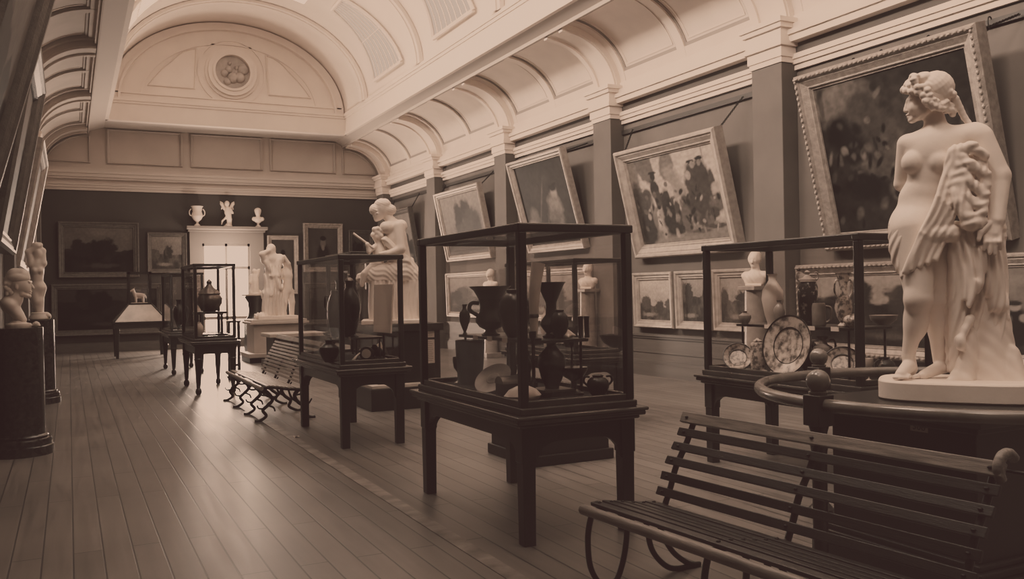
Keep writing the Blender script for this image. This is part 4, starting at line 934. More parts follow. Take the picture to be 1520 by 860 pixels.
# ------------------------------------------------------------------ glass cases on tables
def glass_case(label, x0, y0, w, d, th, top, legs='square', rail=.055, lw=.10, group='table showcases'):
    """corner x0,y0 (nearest, left); w across, d down the hall; th: height of the table edge; top: total height"""
    t = thing('display_case', label, 'showcase', (x0, y0, 0), 0, None)
    b = .0
    e = MB()
    # moulded table edge and deck
    for o_, z0, z1 in ((.0, th-.055, th-.025), (-.015, th-.025, th+.0), (.03, th-.08, th-.055), (.04, th, th+.045)):
        e.box(o_, w-o_, o_, d-o_, z0, z1)
    obj('table_edge', e, EDGE, t, bevel=.01)
    ap = .10 if legs == 'square' else .13; za = th-.08-ap; i = .055
    def bracket(L, s0, s1):
        """apron outline along one side with curved brackets"""
        r = .16; pts = [(s0, th-.075), (s0, za-r)]
        for k in range(7): g = PI/2*k/6; pts.append((s0+.02+r*(1-math.cos(g)), za-r+.02+(r-.02)*math.sin(g)))
        for k in range(6, -1, -1): g = PI/2*k/6; pts.append((s1-.02-r*(1-math.cos(g)), za-r+.02+(r-.02)*math.sin(g)))
        pts += [(s1, za-r), (s1, th-.075)]
        return pts[::-1]
    fr = MB()
    if legs == 'square':
        fr.prism(bracket(w, i+lw*.9, w-i-lw*.9), 'y', i+.02, i+.055); fr.prism(bracket(w, i+lw*.9, w-i-lw*.9), 'y', d-i-.055, d-i-.02)
        fr.prism(bracket(d, i+lw*.9, d-i-lw*.9), 'x', i+.02, i+.055); fr.prism(bracket(d, i+lw*.9, d-i-lw*.9), 'x', w-i-.055, w-i-.02)
    else:
        fr.box(i+.02, w-i-.02, i+.02, i+.05, za, th-.07).box(i+.02, w-i-.02, d-i-.05, d-i-.02, za, th-.07).box(i+.02, i+.05, i+.02, d-i-.02, za, th-.07).box(w-i-.05, w-i-.02, i+.02, d-i-.02, za, th-.07)
    obj('apron', fr, WOODH, t)
    for sx in (0, 1):
        for sy in (0, 1):
            cx = i+lw/2 if not sx else w-i-lw/2; cy = i+lw/2 if not sy else d-i-lw/2
            lg = MB()
            if legs == 'square': lg.taper(cx, cy, 0, za-.12, lw*.82, lw*.82, lw*.9, lw*.9).taper(cx, cy, za-.12, th-.07, lw, lw, lw, lw)
            else:
                lg.taper(cx, cy, za-.06, th-.07, lw, lw, lw, lw).taper(cx, cy, .14, za-.06, lw*.55, lw*.55, lw*.98, lw*.98).lathe([(.03,0),(.045,.02),(.05,.05),(.04,.09),(.025,.11),(.035,.125),(.028,.145)], (cx, cy, 0), 14)
                lg.lathe([(lw*.5,za-.1),(lw*.62,za-.08),(lw*.5,za-.06)], (cx, cy, 0), 14)
            obj('leg', lg, WOOD, t, 35, bevel=.004)
    g0 = .055; z0 = th+.045; r = rail
    for sx in (0, 1):
        for sy in (0, 1):
            cx = g0 if not sx else w-g0-r; cy = g0 if not sy else d-g0-r
            obj('corner_post', MB().box(cx, cx+r, cy, cy+r, z0, top-r), WOOD, t, bevel=.008)
    for sy in (0, 1):
        cy = g0 if not sy else d-g0-r
        obj('top_rail', MB().box(g0-.008, w-g0+.008, cy-.008, cy+r+.008, top-r, top), WOODH, t, bevel=.01)
        obj('bottom_rail', MB().box(g0+r, w-g0-r, cy+.008, cy+r-.008, z0, z0+.04), EDGE, t, bevel=.006)
    for sx in (0, 1):
        cx = g0 if not sx else w-g0-r
        obj('top_rail', MB().box(cx-.006, cx+r+.006, g0+r, d-g0-r, top-r+.001, top-.001), WOODH, t, bevel=.01)
        obj('bottom_rail', MB().box(cx+.008, cx+r-.008, g0+r, d-g0-r, z0, z0+.04), EDGE, t, bevel=.006)
    obj('deck', MB().box(g0+.02, w-g0-.02, g0+.02, d-g0-.02, z0-.01, z0+.006), BAIZE, t)
    gp = lambda v, f: obj('glass_pane', MB().add(v, [(0,1,2,3)]), GLASS, t)
    a0, a1, b0, b1, zz, zt_ = g0+r*.5, w-g0-r*.5, g0+r*.5, d-g0-r*.5, z0+.02, top-r*.5
    gp([(a0,b0,zz),(a1,b0,zz),(a1,b0,zt_),(a0,b0,zt_)], 0); gp([(a0,b1,zz),(a1,b1,zz),(a1,b1,zt_),(a0,b1,zt_)], 0)
    gp([(a0,b0,zz),(a0,b1,zz),(a0,b1,zt_),(a0,b0,zt_)], 0); gp([(a1,b0,zz),(a1,b1,zz),(a1,b1,zt_),(a1,b0,zt_)], 0)
    gp([(a0,b0,top-.012),(a1,b0,top-.012),(a1,b1,top-.012),(a0,b1,top-.012)], 0)
    return t, z0+.006
def shelf(label, x0, x1, y0, y1, zdeck, z):
    t = thing('glass_shelf', label, 'shelf', ((x0+x1)/2, (y0+y1)/2, zdeck)); hx, hy = (x1-x0)/2, (y1-y0)/2
    obj('shelf_board', MB().box(-hx, hx, -hy, hy, z-zdeck-.022, z-zdeck), WOODH, t, bevel=.003)
    for sx in (-1, 1):
        for sy in (-1, 1): obj('leg', MB().lathe([(.014,0),(.01,.02),(.01,z-zdeck-.022)], (sx*(hx-.04), sy*(hy-.04), 0), 10), BRONZE, t, 40)
    for q in range(4): obj('price_card', MB().box(-hx-.006, -hx-.001, -hy+.1+q*.25, -hy+.18+q*.25, z-zdeck-.03, z-zdeck+.004), CARD, t)
    return t
CA_, D3 = glass_case('large foremost glass case on a square-legged table, full of dark bronzes', 2.44, 4.80, .95, 1.88, .82, 2.02)
CB_, D2 = glass_case('second glass case of dark vessels, between the two benches', 2.42, 8.80, .80, 1.95, .82, 2.0, rail=.05)
CC_, D4 = glass_case('glass case of plates and vases at the right, beside the tall marble', 5.13, 4.58, .92, 1.90, .80, 1.98, rail=.055)
CD_, D5 = glass_case('glass case behind the foremost bronze case, in the right-hand row', 5.15, 8.7, .78, 1.9, .80, 1.96, rail=.05)
CE_, F1z = glass_case('farther glass case on ball-footed legs with a pillared model inside, before the bright doorway', 1.74, 14.9, .76, 1.85, .86, 2.12, 'turned', rail=.05, lw=.11)
CF_, F2z = glass_case('farthest glass case on ball-footed legs, partly behind the pillared-model case', 1.78, 19.05, .76, 1.95, .82, 2.08, 'turned', rail=.05, lw=.11)
CG_, F3z = glass_case('tall wood-topped glass case standing behind the second bronze case', 4.55, 15.6, 1.0, 1.9, .82, 2.36, rail=.08)
shelf('raised shelf inside the foremost bronze case', 2.75, 3.2, 5.2, 6.42, D3, 1.26)
shelf('raised shelf inside the ceramics case', 5.42, 5.90, 4.95, 6.25, D4, 1.26)
shelf('small raised shelf inside the second glass case', 2.72, 3.06, 9.2, 10.3, D2, 1.12)

def item(name, label, cat, loc, parts, group=None, rotz=0):
    """parts: (part name, mesh, material, smooth angle); one part: the thing is one mesh"""
    if len(parts) == 1:
        o = obj(name, parts[0][1], parts[0][2], None, parts[0][3], loc=loc); o.rotation_euler = (0, 0, rotz); return tag(o, label, cat, group)
    t = thing(name, label, cat, loc, rotz, group)
    for p in parts: obj(p[0], p[1], p[2], t, p[3])
    return t
def sc_(prof, r, h): return [(max(a*r, .002), b*h) for a, b in prof]
KRATER = [(.42,0),(.46,.03),(.30,.07),(.26,.11),(.55,.18),(.72,.28),(.70,.38),(.52,.48),(.50,.62),(.58,.78),(.80,.92),(1,.985),(1,1),(.9,.99),(.5,.7),(.02,.6)]
ROUND = [(.45,0),(.5,.04),(.7,.15),(.95,.4),(1,.55),(.9,.72),(.62,.86),(.45,.9),(.5,.97),(.42,.98),(.02,.8)]
TRUMPET = [(.55,0),(.6,.04),(.35,.09),(.55,.16),(.75,.24),(.6,.33),(.36,.42),(.34,.62),(.45,.80),(.72,.94),(1,1),(.9,.985),(.3,.6),(.02,.5)]
OVOID = [(.5,0),(.5,.03),(.75,.2),(1,.5),(.92,.68),(.5,.82),(.34,.88),(.36,.96),(.5,1),(.4,.99),(.02,.85)]
AMPH = [(.4,0),(.45,.03),(.22,.09),(.45,.2),(.9,.45),(1,.6),(.85,.74),(.4,.82),(.32,.92),(.55,1),(.45,.99),(.02,.8)]
CANDLE = [(1,0),(.95,.06),(.3,.11),(.2,.2),(.42,.26),(.2,.32),(.16,.5),(.36,.56),(.18,.62),(.16,.85),(.5,.92),(.5,1),(.02,1)]
GOBLET = [(.7,0),(.7,.03),(.15,.1),(.12,.4),(.3,.46),(.8,.6),(1,.85),(.95,1),(.85,.98),(.02,.6)]
def place(px, ptop, pbot, y, z):
    """foot point, height and width scale of something standing at height z in the plane Y=y"""
    a = at(px, pbot, Y=y); b = at(px, ptop, Y=y); return Vector((a.x, y, z)), b.z-z, (a-Vector((0,0,EYE))).dot(_F)/F_PX
def hnd(r, z0, z1, out, t=.01, sides=(-1, 1)):
    m = MB()
    for s in sides: m.tube(spline([(s*r*.92, -s*r*.3, z0), (s*(r+out), -s*(r+out)*.3, (z0+z1)/2*.98), (s*(r+out*.7), -s*(r+out*.7)*.3, z1), (s*r*.8, -s*r*.25, z1)], 6), t, 8)
    return m
# bronzes in the foremost case
S3 = 1.26; G3 = None
def vase(name, label, px, w, ptop, y, z, prof, m, handles=None, extra=None, seg=28):
    p_, h, s = place(px, ptop, ptop+40, y, z); r = w*s/2
    ps = [('body', MB().lathe(sc_(prof, r, h), seg=seg), m, 40)]
    if handles: ps.append(('handles', hnd(r*handles[0], h*handles[1], h*handles[2], r*handles[3], max(.007, r*.10)), m, 60))
    if extra: ps += extra(r, h)
    return item(name, label, 'vessel', p_, ps)
vase('bronze_krater', 'wide-mouthed dark bronze krater with curled handles on the shelf of the foremost case', 728, 62, 425, 6.05, S3, KRATER, BRONZE, (.66,.42,.66,.3))
vase('bronze_jar', 'big round dark bronze jar behind the corner post of the foremost case', 764, 50, 428, 5.70, S3, ROUND, BRONZE)
vase('bronze_vase', 'tall dark trumpet-mouthed bronze vase, right on the shelf of the foremost case', 818, 46, 419, 5.42, S3, TRUMPET, BRONZE)
vase('bronze_jug', 'small slim dark jug at the far left of the shelf in the foremost case', 690, 17, 452, 6.30, S3, AMPH, BRONZE)
vase('small_pot', 'squat dark pot beside the trumpet vase on the shelf', 831, 28, 459, 5.32, S3, ROUND, BRONZE)
sw = thing('marble_animal', 'small white marble reclining animal at the right end of the shelf in the foremost case', 'figurine', (3.07, 5.36, S3), math.radians(-60))
k = Sk(220, 0, 0)
sobj('body', [([k.e((0,-7,0),(17,9,8)), k.c((-10,-12,0),(-17,-24,0),6.5,5), k.e((-19,-27,0),(7,5,5.5)), k.c((12,-6,0),(22,-4,4),5,2.5), k.c((-14,-4,-6),(-24,-2,-6),4,3), k.c((8,-5,-8),(18,-2.5,-9),5,3)], .03, None)], .007, MARBLE, sw)
item('ring_stand', 'pale ring-shaped dish on edge at the back of the foremost case', 'dish', (3.05, 5.98, S3), [('ring', MB().tube([(.085*math.cos(2*PI*i/24), 0, .13+.085*math.sin(2*PI*i/24)) for i in range(24)], .018, 8, True), CERAM, 60), ('stand', MB().lathe([(.05,0),(.05,.02),(.02,.03),(.02,.05)]), BRONZE, 40)])
tk = MB(); tk.tube(spline([(0,0,0),(.0,0,.16),(.01,0,.34),(.04,0,.52)], 8), [.022+.026*i/24 for i in range(25)], 14)
item('built_reflection', 'solid shape for an upright tapering white tusk behind the front corner post of the foremost case', 'reflection', tuple(place(793, 385, 500, 5.25, S3)[0]), [('reflection', tk, IVORY, 60), ('band', MB().lathe([(.030,.15),(.033,.155),(.033,.175),(.030,.18)]), BRONZE2, 40), ('foot', MB().lathe([(.05,0),(.05,.012),(.03,.02)]), BRONZE, 40)])  # solid shape put in for a bright reflection on the glass
for px, y in ((862, 5.28), (871, 5.28)):
    item('bronze_canister', 'slim upright dark canister, one of two by the right post of the foremost case', 'canister', tuple(place(px, 470, 497, y, S3)[0]), [('tube', MB().lathe([(.018,0),(.02,.01),(.018,.02),(.018,.13),(.021,.135),(.021,.15),(.003,.155)], seg=16), BRONZE, 40)], 'slim canisters on the bronze shelf')
# deck of the foremost case
vase('bronze_jar', 'round-bellied dark bronze jar on a stand, on the floor of the foremost case', 819, 42, 505, 5.30, D3+.05, OVOID, BRONZE)
item('jar_stand', 'square dark stand with pale edge under the round-bellied jar', 'stand', tuple(place(819, 560, 566, 5.30, D3)[0]), [('block', MB().box(-.11,.11,-.11,.11,0,.035), BRONZE, None), ('edge', MB().box(-.115,.115,-.115,.115,.035,.05), BRONZE2, None)])
vase('candlestick', 'turned dark candlestick just right of the front corner post', 791, 22, 492, 5.18, D3, CANDLE, BRONZE)
vase('baluster_ornament', 'slender twisted dark stand near the right of the foremost case', 849, 16, 505, 5.36, D3, CANDLE, BRONZE)
vase('tripod_dish', 'low footed dark dish at the right front of the foremost case', 852, 42, 545, 5.25, D3, [(.7,0),(.7,.08),(.2,.2),(.2,.5),(.7,.65),(1,.9),(1,1),(.02,.8)], BRONZE)
vase('bronze_bucket', 'wide dark bucket at the back left of the foremost case', 698, 44, 505, 6.35, D3, [(.75,0),(.8,.05),(.95,.6),(1,.95),(1,1),(.9,.97),(.02,.2)], BRONZE)
vase('bronze_vase', 'small dark cup on a pale foot at the far left of the case floor', 680, 15, 530, 6.42, D3, GOBLET, BRONZE2)
vase('bronze_kettle', 'rough dark kettle at the right rear of the foremost case', 888, 34, 556, 5.05, D3, ROUND, BRONZE, (.9,.5,.9,.3))
p_ = at(720, 580, Y=5.55); pt = thing('metal_shield', 'shiny round metal dish leaning at the left of the foremost case floor', 'dish', (p_.x, 5.55, D3+.004))
pt.rotation_euler = (math.radians(-48), 0, math.radians(-62))
obj('dish', MB().lathe([(.002,0),(.04,.002),(.045,.02),(.09,.006),(.135,.018),(.14,.024),(.132,.024),(.09,.012),(.002,.026)], (0,0,0), 36).move(Matrix.Translation((0,0,.142)) @ Matrix.Rotation(PI/2, 4, 'X')), BRONZE2, pt, 40)
item('casket', 'small dark casket with domed lid left of the front corner post', 'box', tuple(place(755, 540, 566, 5.35, D3)[0]), [('box', MB().box(-.07,.07,-.06,.06,0,.10), BRONZE, None), ('lid', MB().prism([(.06*math.cos(PI*i/10)*1.05, .10+.05*math.sin(PI*i/10)) for i in range(11)], 'x', -.075, .075), BRONZE2, 40)])
item('pale_shell', 'pale rounded shell lying at the front corner of the foremost case', 'shell', (2.64, 5.12, D3), [('shell', MB().lathe([(.03,0),(.09,.01),(.11,.04),(.08,.08),(.04,.10),(.003,.11)], seg=20, sx=1.2, sy=.8), IVORY, 60)])
item('bronze_figure', 'dark bronze standing figure on a block, middle of the foremost case floor', 'figurine', (3.0, 5.75, D3), [('block', MB().box(-.06,.06,-.06,.06,0,.05), BRONZE, None), ('figure', MB().lathe([(.035,.05),(.03,.12),(.045,.17),(.03,.21),(.018,.235),(.026,.255),(.024,.28),(.004,.295)], seg=16), BRONZE, 60)])
# second case
vase('bronze_urn', 'tall dark double-bodied urn standing on the left floor of the second case', 489, 30, 505, 9.25, D2, OVOID, BRONZE)
vase('bronze_kettle', 'dark round kettle with pale lid on the shelf of the second case', 497, 22, 430, 9.5, 1.12, ROUND, BRONZE, (.9,.5,.85,.35))
vase('bronze_vase', 'large dark ovoid vessel on the shelf, centre of the second case', 519, 32, 417, 9.45, 1.12, OVOID, BRONZE, None, lambda r, h: [('lid', MB().lathe([(r*.4,h),(r*.3,h*1.04),(r*.08,h*1.06),(.012,h*1.1),(.003,h*1.12)]), BRONZE2, 40)])
vase('bronze_lamp', 'dark spiky small vessel near the front post of the second case', 526, 18, 452, 9.3, 1.12, GOBLET, BRONZE)
ck = thing('round_dial', 'small round pale dial in a dark mount on the floor of the second case', 'dial', (2.86, 9.2, D2), math.radians(-25))
obj('mount', MB().lathe([(.075,0),(.075,.05),(.06,.055)], seg=28).move(Matrix.Translation((0,.02,.075)) @ Matrix.Rotation(PI/2, 4, 'X')).box(-.09,.09,-.01,.05,0,.02), BRONZE, ck, 40)
obj('dial', MB().lathe([(.05,0),(.05,.006),(.003,.008)], seg=24).move(Matrix.Translation((0,-.03,.075)) @ Matrix.Rotation(PI/2, 4, 'X')), CERAM, ck, 40)
item('bronze_group', 'low dark lumpy bronze group beside the dial in the second case', 'figurine', (2.98, 9.3, D2), [('base', MB().lathe([(.12,0),(.12,.02),(.1,.03)], sx=1, sy=.7), BRONZE, 40), ('figures', MB().ball((-.04,0,.07),.05,12).ball((.04,.01,.08),.055,12).ball((.0,0,.13),.035,12).ball((.09,0,.06),.04,12), BRONZE, 60)])
item('pale_fan', 'pale curved fragment leaning at the right of the second case', 'fragment', (3.03, 9.6, D2), [('fan', MB().prism([(0,0),(.10,.02),(.15,.10),(.12,.17),(.05,.12)], 'y', -.01, .012), IVORY, None)])
item('pale_fan', 'small pale horn by the front post on the floor of the second case', 'fragment', (2.68, 9.1, D2), [('horn', MB().tube(spline([(0,0,.01),(.03,0,.05),(.08,.02,.09)], 6), [.02-.015*i/12 for i in range(13)], 10), IVORY, 60)])
for q, (x, y) in enumerate(((2.78, 9.95), (2.95, 10.1), (2.85, 10.22))):
    vase('bronze_bottle', ('short dark bottle', 'taller dark bottle', 'slim dark bottle')[q]+' at the back of the shelf in the second case', 760+F_PX*(x*.893-y*.449)/(x*.449+y*.893), 16+3*q, 432-8*q, y, 1.12, AMPH, BRONZE)
# solid white board standing for a bright reflection in the second case
dp_ = thing('reflection_board', 'tall white board on a thin dark stand, standing for a reflection in the second case', 'stand', (3.02, 9.10, D2), math.radians(-66))
obj('pole', MB().lathe([(.06,0),(.06,.012),(.012,.03),(.012,.30)], seg=12), BRONZE, dp_, 40)
obj('board', MB().prism([(-.15,.30),(.12,.29),(.16,.82),(-.13,.82)], 'y', -.012, .012), mat('reflection_white', .92, .9), dp_, bevel=.004)
# ceramics case
vase('ovoid_vase', 'tall white ovoid vase beside the bust, on the left of the ceramics shelf', 1147, 32, 407, 5.85, S3, OVOID, IVORY)
vase('small_pot', 'small grey-white pot with rim at the left end of the ceramics shelf', 1106, 19, 462, 6.1, S3, OVOID, CERAMM)
vase('small_pot', 'round grey flask on the ceramics shelf before the ovoid vase', 1157, 17, 446, 5.7, S3, OVOID, CERAMM)
vase('lidded_jar', 'tall glossy black jar with painted flowers and lion-knob lid on the ceramics shelf', 1199, 30, 416, 5.55, S3, [(.8,0),(.85,.03),(.8,.1),(.95,.6),(1,.85),(.8,.95),(.5,.98),(.5,1),(.02,1)], DARKCER, None, lambda r, h: [('lid', MB().lathe([(r*.9,h*.96),(r*.85,h*1.02),(r*.4,h*1.06),(r*.2,h*1.12),(r*.3,h*1.18),(.003,h*1.22)]), CERAMM, 40), ('handles', hnd(r*.9, h*.98, h*1.16, r*.2, .007), CERAMM, 60)])
vase('stoneware_jug', 'plain grey stoneware mug with loop handle on the ceramics shelf', 1216, 20, 450, 5.35, S3, [(.9,0),(1,.05),(1,.85),(.9,.97),(.85,1),(.75,.98),(.02,.2)], CERAMM, None, lambda r, h: [('handle', MB().tube(spline([(r*.6,-r*.8,h*.15),(r*1.2,-r*1.1,h*.3),(r*1.3,-r*1.1,h*.75),(r*.6,-r*.75,h*.85)], 6), r*.2, 8), CERAMM, 60)])
vase('handled_vase', 'painted white vase with dark flared neck and two handles, near the front post', 1252, 26, 405, 5.1, S3, [(.6,0),(.65,.03),(.4,.08),(.8,.2),(1,.36),(.85,.5),(.5,.58),(.42,.75),(.7,.95),(.9,1),(.8,.99),(.02,.6)], DELFT2, (.55,.5,.85,.5))
vase('teapot', 'small pale teapot at the front end of the ceramics shelf', 1266, 26, 466, 5.0, S3, ROUND, DELFT2, None, lambda r, h: [('spout', MB().tube(spline([(r*.8,0,h*.4),(r*1.3,0,h*.6),(r*1.6,0,h*.9)], 5), [r*.2-.0006*i for i in range(11)], 8), CERAM, 60)])
vase('sauce_boat', 'oval pale dish with handle on the shelf, right of the front post', 1312, 40, 468, 5.15, S3, [(.5,0),(.55,.08),(.9,.5),(1,1),(.9,.95),(.02,.3)], CERAMM)
def plate(label, px, w, ptop, pbot, y, z, m, rz, tilt=17):
    p_, h, s = place(px, ptop, pbot, y, z); r = h/2/math.cos(math.radians(tilt))
    t = thing('painted_plate', label, 'plate', (p_.x, y, z), rz); t.rotation_euler = (Matrix.Rotation(rz, 3, 'Z') @ Matrix.Rotation(math.radians(-tilt), 3, 'X')).to_euler()
    M = Matrix.Translation((0, 0, r)) @ Matrix.Rotation(PI/2, 4, 'X')
    obj('dish', MB().lathe([(.002,.0),(r*.55,.0),(r*.62,.012),(r*.96,.03),(r,.036),(r,.03),(r*.62,-.0),(r*.5,-.012),(.002,-.012)], seg=48).move(M), m, t, 40)
    obj('rim', MB().tube([(r*.985*math.cos(2*PI*i/48), r*.985*math.sin(2*PI*i/48), .034) for i in range(48)], .005, 6, True).move(M), BRONZE, t, 60)
    obj('border', MB().tube([(r*.6*math.cos(2*PI*i/48), r*.6*math.sin(2*PI*i/48), .010) for i in range(48)], .004, 6, True).move(M), BRONZE, t, 60)
    return t
plate('large painted charger with figures standing on edge, middle of the ceramics case', 1165, 62, 469, 553, at(1165, 553, X=5.285).y, D4, DELFT, math.radians(-86), 12)
plate('small painted plate leaning at the left end of the ceramics case', 1095, 33, 513, 548, 6.05, D4, DELFT2, math.radians(-45), 28)
plate('painted plate leaning near the front post, right of the ball-topped rail post', 1250, 44, 520, 556, 5.0, D4, DELFT2, math.radians(-50), 34)
vase('lidded_canister', 'white ceramic canister with lid and small marks, left of the large charger', 1125, 21, 502, 5.9, D4, [(.95,0),(1,.04),(1,.8),(.9,.86),(.6,.88),(.62,.93),(.3,.96),(.15,1),(.02,1)], DELFT2)
vase('glazed_jug', 'tall streaky grey jug behind the railing ball in the ceramics case', 1222, 32, 500, 5.3, D4, AMPH, CERAMM, (.8,.6,.9,.4))
vase('glazed_jug', 'dark wide jug at the back of the ceramics case floor', 1200, 30, 497, 5.75, D4, OVOID, DARKCER)
vase('small_cup', 'small pale cup beside the dark pot at the right of the ceramics case', 1290, 14, 532, 4.85, D4, GOBLET, CERAM)
vase('dark_pot', 'squat dark glazed pot at the right end of the ceramics case', 1313, 32, 530, 4.95, D4, ROUND, DARKCER)
for q in range(4): tag(obj('ceramic_fragment', MB().lathe([(.02,0),(.035,.008),(.03,.02),(.003,.026)], seg=12), CERAM, smooth=60, loc=(5.36+.03*(q % 2), 6.02-.09*q, D4)), 'tiny pale ceramic piece lying in front of the charger', 'fragment', 'tiny ceramics before the charger')
# case behind the foremost one
vase('bronze_bowl', 'wide patterned dark bowl in the case behind the foremost case', 912, 46, 497, 9.3, D5+.0, [(.4,0),(.45,.06),(.3,.12),(.7,.4),(1,.95),(1,1),(.9,.95),(.02,.3)], BRONZE)
vase('bronze_jar', 'dark jar far back in the case behind the foremost case', 845, 26, 470, 9.9, D5, OVOID, BRONZE)
vase('pale_vase', 'pale ovoid vase in the case behind the foremost case', 812, 20, 455, 10.1, D5, OVOID, CERAM)
# pillared model in the far case
md_ = thing('pillared_model', 'architectural model with four columns and a domed vessel, inside the far ball-footed case', 'model', (2.12, 15.6, F1z))
obj('base', MB().box(-.24,.24,-.24,.24,0,.05), BRONZE, md_, bevel=.005)
for sx in (-1, 1):
    for sy in (-1, 1): obj('column', MB().lathe([(.03,.05),(.022,.07),(.02,.36),(.03,.38)], (sx*.17, sy*.17, 0), 14), BRONZE, md_, 40)
obj('top', MB().box(-.25,.25,-.25,.25,.38,.42), BRONZE, md_, bevel=.005)
vs_ = obj('vessel', MB().lathe([(.10,.42),(.14,.45),(.20,.55),(.21,.64),(.17,.70),(.19,.72),(.16,.76),(.08,.82),(.04,.88),(.05,.92),(.005,.97)]), BRONZE2, md_, 40)
for q, (x, y) in enumerate(((1.90, 15.15),)):
    vase('small_pot', ('small pale round pot in front of the pillared model', 'small dark pot right of the pillared model', 'dark pot behind the pillared model')[q], 760+F_PX*(x*.893-y*.449)/(x*.449+y*.893), 14, 478, y, F1z, ROUND, (CERAM, BRONZE, BRONZE)[q])
for q, (x, y) in enumerate(((2.05, 19.5), (2.2, 20.2))):
    vase('bronze_vase', ('dark tall vase in the farthest glass case', 'dark vase at the back of the farthest glass case')[q], 760+F_PX*(x*.893-y*.449)/(x*.449+y*.893), 18, 445, y, F2z, AMPH, BRONZE)
# things in the wood-topped case
for q, (x, y) in enumerate(((4.8, 16.2), (5.1, 16.5))):
    vase('bronze_vase', ('dark vase in the tall wood-topped case', 'dark wide vase in the tall wood-topped case')[q], 760+F_PX*(x*.893-y*.449)/(x*.449+y*.893), 20, 430, y, F3z, KRATER, BRONZE)

# ------------------------------------------------------------------ sloped desk case by the far wall
dk = thing('desk_case', 'sloping glass-topped table case with a tall box on top, near the far left', 'showcase', (1.68, 25.5, 0))
for sx in (-1, 1):
    for sy in (-1, 1): obj('leg', MB().taper(sx*.58, sy*.52, 0, .78, .07, .07, .11, .11), WOOD, dk, bevel=.004)
obj('table', MB().box(-.66,.66,-.6,.6,.78,.90).box(-.69,.69,-.63,.63,.90,.95), WOODH, dk, bevel=.006)
DESKTOP = mat('desk_sloped_glass_over_papers', .50, .15, noise=.25, nscale=3)
obj('sloped_top', MB().taper(0, 0, .955, 1.40, 1.28, 1.16, .56, .5), DESKTOP, dk)
sl = MB()
for sx in (-1, 1):
    for sy in (-1, 1): sl.tube([(sx*.64, sy*.58, .96), (sx*.28, sy*.25, 1.41)], .018, 8)
sl.box(-.29,.29,-.26,.26,1.39,1.43)
obj('slope_ribs', sl, WOOD, dk)
for sx in (-1, 1):
    for sy in (-1, 1): obj('corner_post', MB().box(sx*.26-.025, sx*.26+.025, sy*.23-.025, sy*.23+.025, 1.43, 2.2), WOOD, dk)
obj('top_frame', MB().box(-.29,.29,-.26,-.2,2.2,2.26).box(-.29,.29,.2,.26,2.2,2.26).box(-.29,-.23,-.26,.26,2.2,2.26).box(.23,.29,-.26,.26,2.2,2.26), WOOD, dk)
obj('glass_pane', MB().add([(-.26,-.23,1.43),(.26,-.23,1.43),(.26,-.23,2.2),(-.26,-.23,2.2)], [(0,1,2,3)]).add([(-.26,.23,1.43),(.26,.23,1.43),(.26,.23,2.2),(-.26,.23,2.2)], [(0,1,2,3)]).add([(-.26,-.23,1.43),(-.26,.23,1.43),(-.26,.23,2.2),(-.26,-.23,2.2)], [(0,1,2,3)]).add([(.26,-.23,1.43),(.26,.23,1.43),(.26,.23,2.2),(.26,-.23,2.2)], [(0,1,2,3)]), GLASS, dk)
an = thing('animal_figurine', 'pale four-legged animal figure inside the box on top of the sloping desk case', 'figurine', (1.68, 25.5, 1.43))
k = Sk(100, 0, 0)
sobj('body', [([k.e((0,-20,0),(14,7,7.5)), k.c((-10,-22,0),(-15,-33,0),5,4), k.c((-15,-34,0),(-21,-32,0),4,2.6)]+[k.c((x,-17,d),(x+1,-2,d),3.2,2.2) for x in (-9,9) for d in (-4,4)]+[k.c((13,-23,0),(18,-14,0),1.6,1.2), k.c((-14,-37,1.5),(-10,-42,3),1.2,.8), k.c((-14,-37,-1.5),(-10,-42,-3),1.2,.8)], .02, None)], .012, MARBLE2, an)
obj('base', MB().box(-.2,.2,-.1,.1,-.0,.02), MARBLE2, an)
# slender dark stand by the far case
ss = thing('slender_stand', 'narrow dark upright stand right of the pillared-model case', 'stand', (2.78, 17.3, 0))
for sx in (-1, 1): obj('upright', MB().box(sx*.09-.025, sx*.09+.025, -.03, .03, 0, 1.08), WOOD, ss)
obj('cross_rail', MB().box(-.09,.09,-.02,.02,.25,.30).box(-.09,.09,-.02,.02,.72,.77).box(-.13,.13,-.05,.05,1.08,1.12), WOOD, ss)

